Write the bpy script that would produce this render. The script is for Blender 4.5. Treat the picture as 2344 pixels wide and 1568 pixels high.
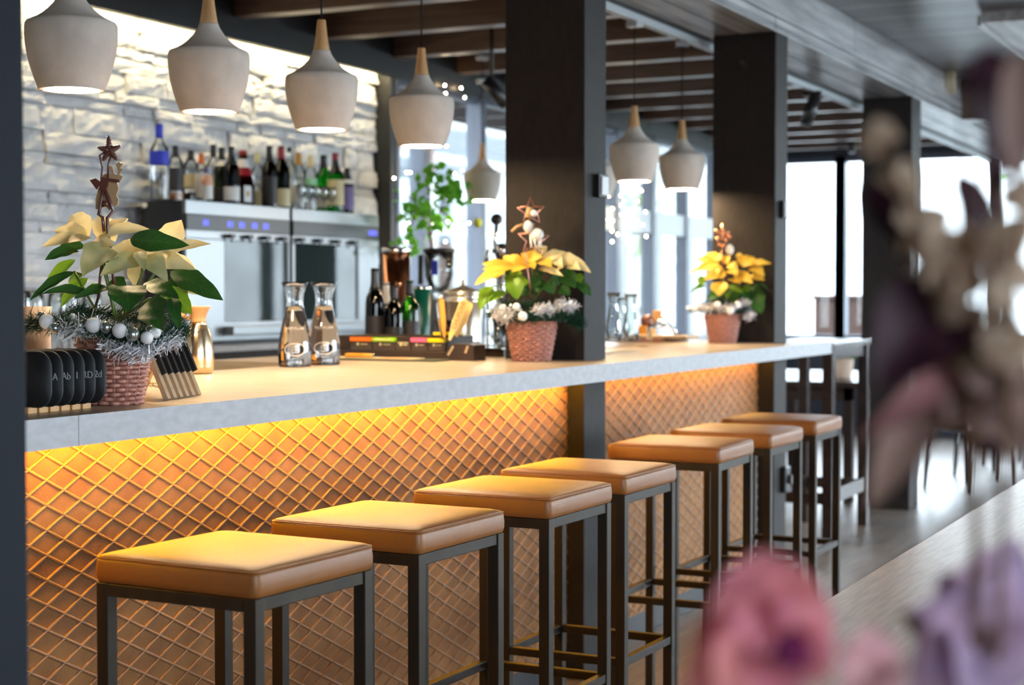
import bpy, bmesh, math, random
from mathutils import Vector, Matrix
random.seed(7)
PI = math.pi
SC = bpy.context.scene
COL = SC.collection
for o in list(bpy.data.objects):
    bpy.data.objects.remove(o)

# ---------------------------------------------------------------- camera
CAM = Vector((2.05, 0.0, 1.30))
FPX, CX, CY = 3764.0, 1172.0, 784.0
YAW, PIT = math.radians(26.3045), math.radians(1.726)
cd = bpy.data.cameras.new('camera')
cam = bpy.data.objects.new('camera', cd)
COL.objects.link(cam)
cam.location = CAM
cam.rotation_euler = (PI / 2 - PIT, 0, YAW)
cd.sensor_width = 36.0
cd.lens = FPX / 2344.0 * 36.0
cd.clip_start = 0.05
cd.dof.use_dof = True
cd.dof.focus_distance = 3.4
cd.dof.aperture_fstop = 3.9
SC.camera = cam
FWD = Vector((-math.sin(YAW) * math.cos(PIT), math.cos(YAW) * math.cos(PIT), -math.sin(PIT)))
RGT = Vector((math.cos(YAW), math.sin(YAW), 0))
UPV = RGT.cross(FWD)

def at(px, py, axis, val):
    """the world point that the photograph shows at a pixel, on the plane axis = val"""
    d = FWD + RGT * ((px - CX) / FPX) - UPV * ((py - CY) / FPX)
    return CAM + d * ((val - CAM[axis]) / d[axis])

def deep(px, py, z):
    """the world point at a pixel, z metres away along the view axis"""
    return CAM + (FWD + RGT * ((px - CX) / FPX) - UPV * ((py - CY) / FPX)) * z

# ---------------------------------------------------------------- world, light, exposure
SC.view_settings.view_transform = 'Standard'
SC.view_settings.look = 'None'
SC.view_settings.exposure = 1.45
SC.view_settings.gamma = 1.0
SC.view_settings.use_curve_mapping = False
SC.cycles.use_denoising = True
SC.cycles.max_bounces = 8
SC.cycles.diffuse_bounces = 4
SC.cycles.glossy_bounces = 4
SC.cycles.transmission_bounces = 8
SC.cycles.transparent_max_bounces = 16
SC.cycles.sample_clamp_indirect = 6.0
SC.cycles.caustics_reflective = False
SC.cycles.caustics_refractive = False
w = bpy.data.worlds.new('overcast_sky')
SC.world = w
w.use_nodes = True
bg = w.node_tree.nodes['Background']
bg.inputs[0].default_value = (0.82, 0.88, 1.0, 1)
bg.inputs[1].default_value = 9.0

def portal(loc, rot, sx, sy):
    ld = bpy.data.lights.new('window_portal', 'AREA')
    ld.shape = 'RECTANGLE'; ld.size = sx; ld.size_y = sy
    ld.cycles.is_portal = True
    o = bpy.data.objects.new('window_portal', ld)
    o.location = loc; o.rotation_euler = rot
    COL.objects.link(o)
portal((7.0, 10.0, 1.5), (0, PI / 2, 0), 2.3, 9.8)
portal((7.0, -0.6, 1.5), (0, PI / 2, 0), 2.3, 2.6)
portal((5.3, -2.55, 1.5), (PI / 2, 0, 0), 1.8, 2.1)
portal((-2.7, 11.5, 1.7), (0, -PI / 2, 0), 1.7, 7.0)
portal((0.5, 15.05, 1.7), (-PI / 2, 0, 0), 6.5, 1.7)

# ---------------------------------------------------------------- materials
MATS = {}
def node_mat(name):
    m = bpy.data.materials.new(name); m.use_nodes = True
    MATS[name] = m
    return m, m.node_tree.nodes, m.node_tree.links, m.node_tree.nodes['Principled BSDF']

def mat(name, col, rough=0.5, metal=0.0, noise=0.0, nscale=20.0, bump=0.0, bscale=None, spec=0.5, stretch=None,
        sub=0.0, col2=None, coat=0.0, trans=0.0, ior=1.45, emit=None, estr=0.0, sheen=0.0):
    m, N, L, b = node_mat(name)
    b.inputs['Base Color'].default_value = (*col, 1)
    b.inputs['Roughness'].default_value = rough
    b.inputs['Metallic'].default_value = metal
    b.inputs['Specular IOR Level'].default_value = spec
    b.inputs['IOR'].default_value = ior
    b.inputs['Coat Weight'].default_value = coat
    b.inputs['Transmission Weight'].default_value = trans
    b.inputs['Sheen Weight'].default_value = sheen
    if sub:
        b.inputs['Subsurface Weight'].default_value = sub
        b.inputs['Subsurface Radius'].default_value = (0.02, 0.015, 0.006)
    if emit:
        b.inputs['Emission Color'].default_value = (*emit, 1)
        b.inputs['Emission Strength'].default_value = estr
    if noise or bump:
        tc = N.new('ShaderNodeTexCoord'); mp = N.new('ShaderNodeMapping')
        L.new(tc.outputs['Object'], mp.inputs[0])
        if stretch: mp.inputs['Scale'].default_value = stretch
        tx = N.new('ShaderNodeTexNoise'); tx.inputs['Scale'].default_value = nscale
        tx.inputs['Detail'].default_value = 6
        L.new(mp.outputs[0], tx.inputs['Vector'])
        if noise:
            c2 = col2 or tuple(c * (1 - noise) for c in col)
            mx = N.new('ShaderNodeMix'); mx.data_type = 'RGBA'
            mx.inputs['A'].default_value = (*c2, 1); mx.inputs['B'].default_value = (*col, 1)
            mr = N.new('ShaderNodeMapRange')
            mr.inputs[1].default_value = 0.35; mr.inputs[2].default_value = 0.65
            L.new(tx.outputs['Fac'], mr.inputs[0]); L.new(mr.outputs[0], mx.inputs['Factor'])
            L.new(mx.outputs['Result'], b.inputs['Base Color'])
        if bump:
            t2 = N.new('ShaderNodeTexNoise'); t2.inputs['Scale'].default_value = bscale or nscale
            t2.inputs['Detail'].default_value = 4
            L.new(mp.outputs[0], t2.inputs['Vector'])
            bp = N.new('ShaderNodeBump'); bp.inputs['Strength'].default_value = bump
            bp.inputs['Distance'].default_value = 0.002
            L.new(t2.outputs['Fac'], bp.inputs['Height']); L.new(bp.outputs[0], b.inputs['Normal'])
    return m

def glow(name, col, s):
    m, N, L, b = node_mat(name)
    N.remove(b)
    e = N.new('ShaderNodeEmission'); e.inputs[0].default_value = (*col, 1); e.inputs[1].default_value = s
    L.new(e.outputs[0], N['Material Output'].inputs[0])
    return m

def clear(name, tint=(1, 1, 1), refl=0.6, rough=0.02):
    """thin clear glass: what is behind shows, with the sheen of a pane"""
    m, N, L, b = node_mat(name)
    N.remove(b)
    t = N.new('ShaderNodeBsdfTransparent'); t.inputs[0].default_value = (*tint, 1)
    g = N.new('ShaderNodeBsdfGlossy'); g.inputs['Roughness'].default_value = rough
    f = N.new('ShaderNodeLayerWeight'); f.inputs[0].default_value = 0.35
    mu = N.new('ShaderNodeMath'); mu.operation = 'MULTIPLY'; mu.inputs[1].default_value = refl
    L.new(f.outputs['Fresnel'], mu.inputs[0])
    mx = N.new('ShaderNodeMixShader')
    L.new(mu.outputs[0], mx.inputs[0]); L.new(t.outputs[0], mx.inputs[1]); L.new(g.outputs[0], mx.inputs[2])
    L.new(mx.outputs[0], N['Material Output'].inputs[0])
    return m

def leafmat(name, col, col2, trans, rough=0.45, vein=(0.5, 0.5, 0.2)):
    """a leaf: two tones, pale veins along its own length (uv), and light coming through it"""
    m, N, L, b = node_mat(name)
    uv = N.new('ShaderNodeUVMap')
    sp = N.new('ShaderNodeSeparateXYZ'); L.new(uv.outputs[0], sp.inputs[0])
    ab = N.new('ShaderNodeMath'); ab.operation = 'ABSOLUTE'; L.new(sp.outputs[1], ab.inputs[0])
    mid = N.new('ShaderNodeMath'); mid.operation = 'LESS_THAN'; mid.inputs[1].default_value = 0.05
    L.new(ab.outputs[0], mid.inputs[0])
    sub = N.new('ShaderNodeMath'); sub.operation = 'MULTIPLY_ADD'; sub.inputs[1].default_value = -0.22
    L.new(ab.outputs[0], sub.inputs[0]); L.new(sp.outputs[0], sub.inputs[2])
    fr = N.new('ShaderNodeMath'); fr.operation = 'MULTIPLY'; fr.inputs[1].default_value = 9.0
    L.new(sub.outputs[0], fr.inputs[0])
    fc = N.new('ShaderNodeMath'); fc.operation = 'FRACT'; L.new(fr.outputs[0], fc.inputs[0])
    ls = N.new('ShaderNodeMath'); ls.operation = 'LESS_THAN'; ls.inputs[1].default_value = 0.13
    L.new(fc.outputs[0], ls.inputs[0])
    mxv = N.new('ShaderNodeMath'); mxv.operation = 'MAXIMUM'; L.new(mid.outputs[0], mxv.inputs[0]); L.new(ls.outputs[0], mxv.inputs[1])
    sc = N.new('ShaderNodeMath'); sc.operation = 'MULTIPLY'; sc.inputs[1].default_value = 0.35; L.new(mxv.outputs[0], sc.inputs[0])
    tc = N.new('ShaderNodeTexCoord'); nz = N.new('ShaderNodeTexNoise'); nz.inputs['Scale'].default_value = 22
    L.new(tc.outputs['Object'], nz.inputs['Vector'])
    mr = N.new('ShaderNodeMapRange'); mr.inputs[1].default_value = 0.35; mr.inputs[2].default_value = 0.65
    L.new(nz.outputs['Fac'], mr.inputs[0])
    mx = N.new('ShaderNodeMix'); mx.data_type = 'RGBA'
    mx.inputs['A'].default_value = (*col, 1); mx.inputs['B'].default_value = (*col2, 1)
    L.new(mr.outputs[0], mx.inputs['Factor'])
    mv = N.new('ShaderNodeMix'); mv.data_type = 'RGBA'; mv.inputs['B'].default_value = (*vein, 1)
    L.new(sc.outputs[0], mv.inputs['Factor']); L.new(mx.outputs['Result'], mv.inputs['A'])
    L.new(mv.outputs['Result'], b.inputs['Base Color'])
    b.inputs['Roughness'].default_value = rough; b.inputs['Specular IOR Level'].default_value = 0.22
    tl = N.new('ShaderNodeBsdfTranslucent'); L.new(mv.outputs['Result'], tl.inputs[0])
    ms = N.new('ShaderNodeMixShader'); ms.inputs[0].default_value = trans
    L.new(b.outputs[0], ms.inputs[1]); L.new(tl.outputs[0], ms.inputs[2])
    L.new(ms.outputs[0], N['Material Output'].inputs[0])
    return m

def boards(name, col, col2, axis, width, rough, groove=0.06, gscale=3.0, along=0, metal=0.0, spec=0.5, bump=0.15, gcol=None):
    """boards of one width laid side by side along an axis, with dark joints, grain and knots"""
    m, N, L, b = node_mat(name)
    tc = N.new('ShaderNodeTexCoord'); sp = N.new('ShaderNodeSeparateXYZ'); L.new(tc.outputs['Object'], sp.inputs[0])
    dv = N.new('ShaderNodeMath'); dv.operation = 'DIVIDE'; dv.inputs[1].default_value = width
    L.new(sp.outputs[axis], dv.inputs[0])
    fl = N.new('ShaderNodeMath'); fl.operation = 'FLOOR'; L.new(dv.outputs[0], fl.inputs[0])
    fr = N.new('ShaderNodeMath'); fr.operation = 'FRACT'; L.new(dv.outputs[0], fr.inputs[0])
    lt = N.new('ShaderNodeMath'); lt.operation = 'LESS_THAN'; lt.inputs[1].default_value = groove; L.new(fr.outputs[0], lt.inputs[0])
    wn = N.new('ShaderNodeTexWhiteNoise'); wn.noise_dimensions = '1D'; L.new(fl.outputs[0], wn.inputs['W'])
    mp = N.new('ShaderNodeMapping'); s = [14.0, 14.0, 14.0]; s[along] = 1.2
    mp.inputs['Scale'].default_value = s
    L.new(tc.outputs['Object'], mp.inputs[0])
    nz = N.new('ShaderNodeTexNoise'); nz.noise_dimensions = '4D'; nz.inputs['Scale'].default_value = gscale; nz.inputs['Detail'].default_value = 8
    L.new(mp.outputs[0], nz.inputs['Vector'])
    wm = N.new('ShaderNodeMath'); wm.operation = 'MULTIPLY'; wm.inputs[1].default_value = 30.0
    L.new(wn.outputs['Value'], wm.inputs[0]); L.new(wm.outputs[0], nz.inputs['W'])
    ad = N.new('ShaderNodeMath'); ad.operation = 'MULTIPLY_ADD'; ad.inputs[1].default_value = 0.35
    L.new(wn.outputs['Value'], ad.inputs[0]); L.new(nz.outputs['Fac'], ad.inputs[2])
    mr = N.new('ShaderNodeMapRange'); mr.inputs[1].default_value = 0.40; mr.inputs[2].default_value = 0.90
    L.new(ad.outputs[0], mr.inputs[0])
    mx = N.new('ShaderNodeMix'); mx.data_type = 'RGBA'
    mx.inputs['A'].default_value = (*col, 1); mx.inputs['B'].default_value = (*col2, 1)
    L.new(mr.outputs[0], mx.inputs['Factor'])
    mg = N.new('ShaderNodeMix'); mg.data_type = 'RGBA'
    mg.inputs['B'].default_value = (*(gcol or tuple(c * 0.25 for c in col)), 1)
    L.new(mx.outputs['Result'], mg.inputs['A']); L.new(lt.outputs[0], mg.inputs['Factor'])
    L.new(mg.outputs['Result'], b.inputs['Base Color'])
    b.inputs['Roughness'].default_value = rough; b.inputs['Metallic'].default_value = metal
    b.inputs['Specular IOR Level'].default_value = spec
    sb = N.new('ShaderNodeMath'); sb.operation = 'SUBTRACT'; L.new(nz.outputs['Fac'], sb.inputs[0]); L.new(lt.outputs[0], sb.inputs[1])
    bp = N.new('ShaderNodeBump'); bp.inputs['Strength'].default_value = bump; bp.inputs['Distance'].default_value = 0.004
    L.new(sb.outputs[0], bp.inputs['Height']); L.new(bp.outputs[0], b.inputs['Normal'])
    return m

M = MATS
mat('column_paint', (0.020, 0.016, 0.0145), 0.6, spec=0.22, noise=0.25, nscale=60, bump=0.25, bscale=90, stretch=(1, 1, 0.35))
mat('navy_paint', (0.008, 0.011, 0.017), 0.6, spec=0.18, bump=0.2, bscale=60)
mat('black_paint', (0.012, 0.012, 0.014), 0.5, bump=0.2, bscale=40)
mat('black_plastic', (0.012, 0.012, 0.013), 0.38)
mat('satin_black', (0.02, 0.019, 0.02), 0.3)
mat('concrete_edge', (0.40, 0.405, 0.415), 0.45, noise=0.16, nscale=55, bump=0.15, bscale=120, stretch=(1, 0.5, 1))
boards('worktop', (0.34, 0.265, 0.19), (0.52, 0.43, 0.33), 1, 50.0, 0.32, groove=0.0, gscale=4.0, along=0, bump=0.05)
mat('copper_leather', (0.27, 0.122, 0.036), 0.55, spec=0.2, noise=0.35, nscale=9, bump=0.5, bscale=160, col2=(0.195, 0.080, 0.025))
mat('copper_ridge', (0.27, 0.142, 0.07), 0.42, noise=0.2, nscale=30)
mat('seat_leather', (0.235, 0.088, 0.021), 0.40, noise=0.12, nscale=14, bump=0.22, bscale=220, spec=0.38)
mat('stitching', (0.16, 0.06, 0.02), 0.6)
mat('tube_steel', (0.036, 0.028, 0.020), 0.40, metal=0.35, spec=0.14, noise=0.25, nscale=25, stretch=(1, 1, 0.1))
mat('stone', (0.64, 0.63, 0.63), 0.75, noise=0.18, nscale=12, bump=0.7, bscale=45)
mat('shade_concrete', (0.60, 0.53, 0.46), 0.75, noise=0.16, nscale=16, bump=0.25, bscale=90)
mat('turned_wood', (0.60, 0.36, 0.16), 0.45, noise=0.3, nscale=16, stretch=(3, 3, 0.6), col2=(0.45, 0.24, 0.09))
mat('cord', (0.01, 0.01, 0.01), 0.6)
glow('lamp_glow', (1.0, 0.72, 0.42), 112.0)
glow('strip_glow', (1.0, 0.49, 0.008), 39.0)
glow('faint_strip_glow', (1.0, 0.50, 0.02), 15.0)
glow('cove_glow', (1.0, 0.83, 0.47), 32.0)
glow('fairy_glow', (1.0, 0.72, 0.38), 90.0)
glow('blue_digit', (0.10, 0.12, 1.0), 1.6)
boards('beam_wood', (0.13, 0.13, 0.135), (0.60, 0.60, 0.605), 2, 0.5, 0.38, groove=0.0, gscale=1.6, along=1, spec=0.6, bump=0.4)
boards('joist_wood', (0.085, 0.050, 0.036), (0.20, 0.13, 0.10), 2, 0.5, 0.34, groove=0.0, along=0, spec=0.6)
boards('plank_ceiling', (0.030, 0.021, 0.020), (0.17, 0.15, 0.15), 1, 0.13, 0.33, groove=0.13, along=0, spec=0.42, bump=0.8)
boards('floor_wood', (0.16, 0.135, 0.12), (0.30, 0.265, 0.24), 0, 0.16, 0.36, groove=0.02, along=1, spec=0.6, bump=0.05)
mat('dark_ceiling', (0.02, 0.016, 0.014), 0.6)
mat('dark_wall', (0.03, 0.033, 0.045), 0.55, bump=0.2)
mat('window_frame', (0.085, 0.10, 0.14), 0.4)
mat('pale_frame', (0.42, 0.46, 0.48), 0.45)
clear('pane_glass', (0.93, 0.97, 0.96), 0.35)
clear('clear_glass', (0.93, 0.95, 0.95), 0.9)
clear('green_glass', (0.10, 0.42, 0.10), 0.8)
clear('olive_glass', (0.06, 0.10, 0.015), 0.9)
clear('dark_glass', (0.02, 0.017, 0.012), 0.9)
clear('amber_glass', (0.35, 0.10, 0.02), 0.8)
clear('bright_green_glass', (0.05, 0.52, 0.08), 0.6)
mat('carafe_glass', (1, 1, 1), 0.0, trans=1.0, ior=1.48)
mat('water', (1, 1, 1), 0.0, trans=1.0, ior=1.33)
mat('etching', (0.85, 0.80, 0.72), 0.7)
mat('steel', (0.23, 0.235, 0.24), 0.3, metal=1.0, noise=0.06, nscale=40, stretch=(1, 1, 12))
mat('warm_steel', (0.80, 0.74, 0.64), 0.26, metal=0.9)
mat('polished_steel', (0.70, 0.69, 0.67), 0.1, metal=1.0)
mat('champagne_metal', (0.80, 0.62, 0.40), 0.2, metal=1.0)
mat('gold_plastic', (0.47, 0.26, 0.11), 0.42)
mat('mug_glaze', (0.28, 0.20, 0.15), 0.5)
mat('copper', (0.62, 0.27, 0.14), 0.22, metal=1.0)
mat('rose_wicker', (0.50, 0.22, 0.165), 0.32, noise=0.3, nscale=70, spec=0.6)
mat('rose_metal', (0.60, 0.27, 0.20), 0.25, metal=0.9)
mat('brown_ornament', (0.14, 0.045, 0.030), 0.25, spec=0.7)
mat('cut_wood', (0.44, 0.28, 0.14), 0.6)
mat('board_wood', (0.62, 0.34, 0.13), 0.5, noise=0.2, nscale=30, stretch=(1, 1, 0.2))
mat('pale_board_wood', (0.50, 0.36, 0.22), 0.55, noise=0.2, nscale=30)
mat('chalkboard', (0.008, 0.008, 0.009), 0.6)
mat('chalk', (0.55, 0.55, 0.57), 0.9)
mat('board_edge', (0.035, 0.042, 0.05), 0.6)
mat('brass_chain', (0.55, 0.33, 0.08), 0.3, metal=1.0)
leafmat('cream_bract', (0.84, 0.76, 0.46), (0.82, 0.68, 0.32), 0.42, vein=(0.86, 0.78, 0.5))
leafmat('pale_green_bract', (0.56, 0.58, 0.25), (0.74, 0.70, 0.40), 0.38, vein=(0.7, 0.7, 0.4))
leafmat('lamplit_bract', (0.82, 0.56, 0.08), (0.80, 0.50, 0.05), 0.4, vein=(0.9, 0.7, 0.25))  # the warm lamp light is put into this bract colour as yellow
leafmat('green_leaf', (0.020, 0.085, 0.018), (0.035, 0.12, 0.02), 0.2, 0.5, vein=(0.08, 0.18, 0.05))
leafmat('bright_leaf', (0.13, 0.28, 0.02), (0.16, 0.30, 0.02), 0.4, 0.4, vein=(0.25, 0.4, 0.06))
leafmat('citrus_leaf', (0.20, 0.52, 0.04), (0.10, 0.40, 0.04), 0.6, 0.3, vein=(0.2, 0.4, 0.08))
mat('stem_green', (0.10, 0.16, 0.03), 0.5)
mat('stem_brown', (0.13, 0.06, 0.03), 0.6)
mat('soil', (0.03, 0.02, 0.014), 0.9, bump=0.5)
mat('pine_needles', (0.010, 0.055, 0.030), 0.55)
mat('tinsel', (0.90, 0.90, 0.93), 0.30, metal=0.2, sub=0.0)
mat('bauble_white', (0.82, 0.81, 0.80), 0.75, bump=0.3, bscale=200)
mat('bauble_silver', (0.45, 0.50, 0.47), 0.22, metal=0.8)
mat('white_fluff', (0.80, 0.78, 0.74), 0.9)
mat('plug_grey', (0.62, 0.64, 0.66), 0.4)
mat('cream_plastic', (0.62, 0.52, 0.36), 0.5)
mat('label_white', (0.78, 0.76, 0.74), 0.6)
mat('label_cream', (0.70, 0.58, 0.33), 0.6)
mat('label_blue', (0.02, 0.04, 0.55), 0.5)
mat('label_black', (0.02, 0.018, 0.02), 0.5)
mat('label_peach', (0.75, 0.40, 0.26), 0.5)
mat('label_purple', (0.18, 0.13, 0.30), 0.5)
mat('cap_black', (0.012, 0.013, 0.016), 0.35)
mat('cap_red', (0.28, 0.012, 0.022), 0.35)
mat('cap_orange', (0.70, 0.16, 0.02), 0.4)
mat('cap_gold', (0.55, 0.28, 0.05), 0.35)
mat('cap_cream', (0.70, 0.63, 0.32), 0.4)
mat('red_ribbon', (0.48, 0.012, 0.02), 0.4)
mat('strip_orange', (0.80, 0.16, 0.01), 0.5)
mat('strip_green', (0.30, 0.62, 0.01), 0.5)
mat('strip_pink', (0.85, 0.12, 0.26), 0.5)
mat('strip_yellow', (0.85, 0.60, 0.005), 0.5)
mat('box_brown', (0.035, 0.022, 0.016), 0.4)
mat('tray_front', (0.075, 0.055, 0.042), 0.25)
mat('knife_wood', (0.65, 0.29, 0.03), 0.4)
mat('pale_wood', (0.80, 0.55, 0.20), 0.5, noise=0.12, nscale=40)
mat('red_mark', (0.75, 0.10, 0.02), 0.6)
mat('slate_green', (0.06, 0.075, 0.05), 0.5)
mat('dark_green', (0.0, 0.075, 0.05), 0.35)
mat('lemon', (0.65, 0.62, 0.03), 0.45)
mat('dark_wood', (0.035, 0.022, 0.019), 0.24, noise=0.3, nscale=20, spec=0.6)
mat('table_wood', (0.56, 0.46, 0.38), 0.34, noise=0.3, nscale=8, stretch=(14, 1, 1), col2=(0.42, 0.33, 0.265))
mat('chair_leather', (0.16, 0.085, 0.06), 0.33, bump=0.1, spec=0.6)
mat('cushion_white', (0.75, 0.74, 0.74), 0.7)
mat('terracotta', (0.50, 0.38, 0.30), 0.7)
leafmat('petal_pink', (0.82, 0.28, 0.38), (0.85, 0.34, 0.32), 0.45, 0.6, (0.7, 0.3, 0.35))
leafmat('petal_magenta', (0.20, 0.02, 0.10), (0.25, 0.03, 0.12), 0.3, 0.6, (0.2, 0.02, 0.1))
leafmat('petal_mauve', (0.58, 0.38, 0.50), (0.44, 0.33, 0.50), 0.4, 0.65, (0.3, 0.2, 0.3))
leafmat('petal_blush', (0.78, 0.45, 0.48), (0.75, 0.42, 0.42), 0.4, 0.6, (0.6, 0.35, 0.35))
leafmat('dried_beige', (0.74, 0.58, 0.44), (0.62, 0.44, 0.31), 0.4, 0.7, (0.5, 0.4, 0.3))
leafmat('dried_olive', (0.16, 0.115, 0.06), (0.14, 0.09, 0.05), 0.3, 0.7, (0.16, 0.12, 0.06))
leafmat('plum_leaf', (0.030, 0.009, 0.016), (0.04, 0.012, 0.02), 0.15, 0.42, (0.05, 0.015, 0.025))
leafmat('plum_stem', (0.28, 0.12, 0.12), (0.28, 0.125, 0.125), 0.3, 0.6, (0.2, 0.1, 0.1))
leafmat('taupe_leaf', (0.32, 0.205, 0.165), (0.28, 0.175, 0.15), 0.3, 0.65, (0.2, 0.14, 0.1))
mat('vase_glaze', (0.2, 0.2, 0.22), 0.3)
mat('outdoor_white', (0.09, 0.10, 0.105), 0.8)
boards('outdoor_siding', (0.042, 0.053, 0.065), (0.06, 0.072, 0.085), 2, 0.42, 0.7, groove=0.24, along=1, gcol=(0.22, 0.22, 0.22), bump=0.0)
mat('outdoor_brown', (0.055, 0.028, 0.02), 0.7)
mat('outdoor_ground', (0.10, 0.105, 0.11), 0.9)
mat('outdoor_stone', (0.72, 0.74, 0.74), 0.9, noise=0.25, nscale=1.5, bump=0.5)
mat('outdoor_leaf', (0.16, 0.33, 0.08), 0.8, noise=0.4, nscale=5)
mat('mint', (0.30, 0.62, 0.38), 0.5)

# ---------------------------------------------------------------- mesh helpers
class MB:
    def __init__(self):
        self.v = []; self.f = []; self.s = []; self.uv = {}; self.mi = []; self.cur = 0
    def face(self, idx, smooth=False):
        self.f.append(tuple(idx)); self.s.append(smooth); self.mi.append(self.cur)
    def box(self, x0, x1, y0, y1, z0, z1, M4=None):
        b = len(self.v)
        for x in (x0, x1):
            for y in (y0, y1):
                for z in (z0, z1):
                    p = Vector((x, y, z)); self.v.append(M4 @ p if M4 else p)
        for q in ((0, 1, 3, 2), (4, 6, 7, 5), (0, 4, 5, 1), (2, 3, 7, 6), (0, 2, 6, 4), (1, 5, 7, 3)):
            self.face([b + i for i in q])
        return self
    def cbox(self, c, s, rz=0.0):
        m = Matrix.Translation(Vector(c)) @ Matrix.Rotation(rz, 4, 'Z')
        return self.box(-s[0] / 2, s[0] / 2, -s[1] / 2, s[1] / 2, -s[2] / 2, s[2] / 2, m)
    def bar(self, p, q, wd, h, up=(0, 0, 1)):
        p, q = Vector(p), Vector(q); d = q - p; L = d.length; d.normalize()
        u = Vector(up)
        if abs(d.dot(u)) > 0.98: u = Vector((0, 1, 0))
        r = d.cross(u).normalized(); u = r.cross(d)
        m = Matrix(((r.x, d.x, u.x, p.x), (r.y, d.y, u.y, p.y), (r.z, d.z, u.z, p.z), (0, 0, 0, 1)))
        return self.box(-wd / 2, wd / 2, 0, L, -h / 2, h / 2, m)
    def tube(self, pts, r, n=8, cap=True, closed=False):
        pts = [Vector(p) for p in pts]; rs = r if isinstance(r, (list, tuple)) else [r] * len(pts)
        b = len(self.v); N = len(pts); prev = None
        for i, p in enumerate(pts):
            if closed: d = pts[(i + 1) % N] - pts[i - 1]
            else: d = pts[min(i + 1, N - 1)] - pts[max(i - 1, 0)]
            d.normalize()
            if prev is None:
                u = Vector((0, 0, 1)) if abs(d.z) < 0.9 else Vector((1, 0, 0))
                prev = d.cross(u).normalized()
            prev = (prev - d * prev.dot(d)).normalized(); w2 = d.cross(prev)
            for k in range(n):
                a = 2 * PI * k / n
                self.v.append(p + (prev * math.cos(a) + w2 * math.sin(a)) * rs[i])
        for i in range(N if closed else N - 1):
            j = (i + 1) % N
            for k in range(n):
                self.face((b + i * n + k, b + i * n + (k + 1) % n, b + j * n + (k + 1) % n, b + j * n + k), True)
        if cap and not closed:
            self.face([b + k for k in range(n)][::-1]); self.face([b + (N - 1) * n + k for k in range(n)])
        return self
    def lathe(self, prof, c=(0, 0, 0), n=32, M4=None, cap=True):
        b = len(self.v); c = Vector(c)
        for r, z in prof:
            for k in range(n):
                a = 2 * PI * k / n
                p = Vector((r * math.cos(a), r * math.sin(a), z))
                self.v.append((M4 @ p if M4 else p) + c)
        for i in range(len(prof) - 1):
            for k in range(n):
                self.face((b + i * n + k, b + i * n + (k + 1) % n, b + (i + 1) * n + (k + 1) % n, b + (i + 1) * n + k), True)
        if cap:
            if prof[0][0] > 1e-4: self.face([b + k for k in range(n)][::-1])
            if prof[-1][0] > 1e-4: self.face([b + (len(prof) - 1) * n + k for k in range(n)])
        return self
    def ball(self, c, r, n=16, m=10, sq=(1, 1, 1)):
        prof = [(max(1e-5, r * math.sin(PI * i / m)), -r * math.cos(PI * i / m)) for i in range(m + 1)]
        return self.lathe(prof, c, n, Matrix.Diagonal((*sq, 1)), cap=False)
    def prism(self, poly, th, M4):
        """polygon in the local xz plane, th thick along local y"""
        b = len(self.v); n = len(poly)
        for y in (-th / 2, th / 2):
            for x, z in poly: self.v.append(M4 @ Vector((x, y, z)))
        self.face([b + i for i in range(n)]); self.face([b + n + i for i in range(n)][::-1])
        for i in range(n):
            j = (i + 1) % n
            self.face((b + i, b + n + i, b + n + j, b + j))
        return self
    def leaf(self, base, tip, wd, face=None, droop=0.12, cup=0.25, nl=9, nw=4, lobes=0.0, shape=0.8, twist=0.0):
        """a pointed leaf blade from base to tip with a folded midrib"""
        base, tip = Vector(base), Vector(tip); d = tip - base; L = max(d.length, 1e-4); d = d / L
        nrm = Vector(face) if face is not None else -FWD
        nrm = nrm - d * nrm.dot(d)
        if nrm.length < 0.15: nrm = Vector((0, 0, 1)) - d * d.z
        nrm.normalize(); s = d.cross(nrm)
        b = len(self.v)
        for i in range(nl + 1):
            t = i / nl
            ww = 0.5 * wd * (math.sin(PI * t ** shape) ** 0.85 if 0 < t < 1 else 0.0)
            if lobes: ww *= 1 + lobes * math.sin(t * 15 + wd * 300)
            arch = droop * L * math.sin(PI * t)
            a = twist * (t - 0.5); s2 = s * math.cos(a) + nrm * math.sin(a); n2 = nrm * math.cos(a) - s * math.sin(a)
            for j in range(nw + 1):
                q = 2 * j / nw - 1
                p = base + d * (L * t) + nrm * arch + s2 * (ww * q) + n2 * (cup * ww * (abs(q) ** 1.3) + 0.05 * ww * math.sin(t * 19 + q * 4))
                self.uv[len(self.v)] = (t, q); self.v.append(p)
        for i in range(nl):
            for j in range(nw):
                k = b + i * (nw + 1) + j
                self.face((k, k + 1, k + nw + 2, k + nw + 1), True)
        return self
    def build(self, name, m, parent=None, bevel=0.0, loc=None, seg=2, sol=0.0, origin=None):
        me = bpy.data.meshes.new(name)
        vs = self.v
        if origin is not None:
            o0 = Vector(origin); vs = [p - o0 for p in vs]
        me.from_pydata([tuple(p) for p in vs], [], self.f)
        me.polygons.foreach_set('use_smooth', self.s)
        mm = m if isinstance(m, (list, tuple)) else [m]
        for x in mm: me.materials.append(MATS[x])
        if len(mm) > 1: me.polygons.foreach_set('material_index', self.mi)
        if self.uv:
            ul = me.uv_layers.new(name='UVMap')
            for lp in me.loops:
                if lp.vertex_index in self.uv: ul.data[lp.index].uv = self.uv[lp.vertex_index]
        me.update()
        o = bpy.data.objects.new(name, me); COL.objects.link(o)
        if origin is not None: o.location = origin
        if loc is not None: o.location = loc
        if parent: o.parent = parent
        if bevel:
            md = o.modifiers.new('soft_edges', 'BEVEL'); md.width = bevel; md.segments = seg
            md.limit_method = 'ANGLE'; md.angle_limit = math.radians(40)
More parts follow.
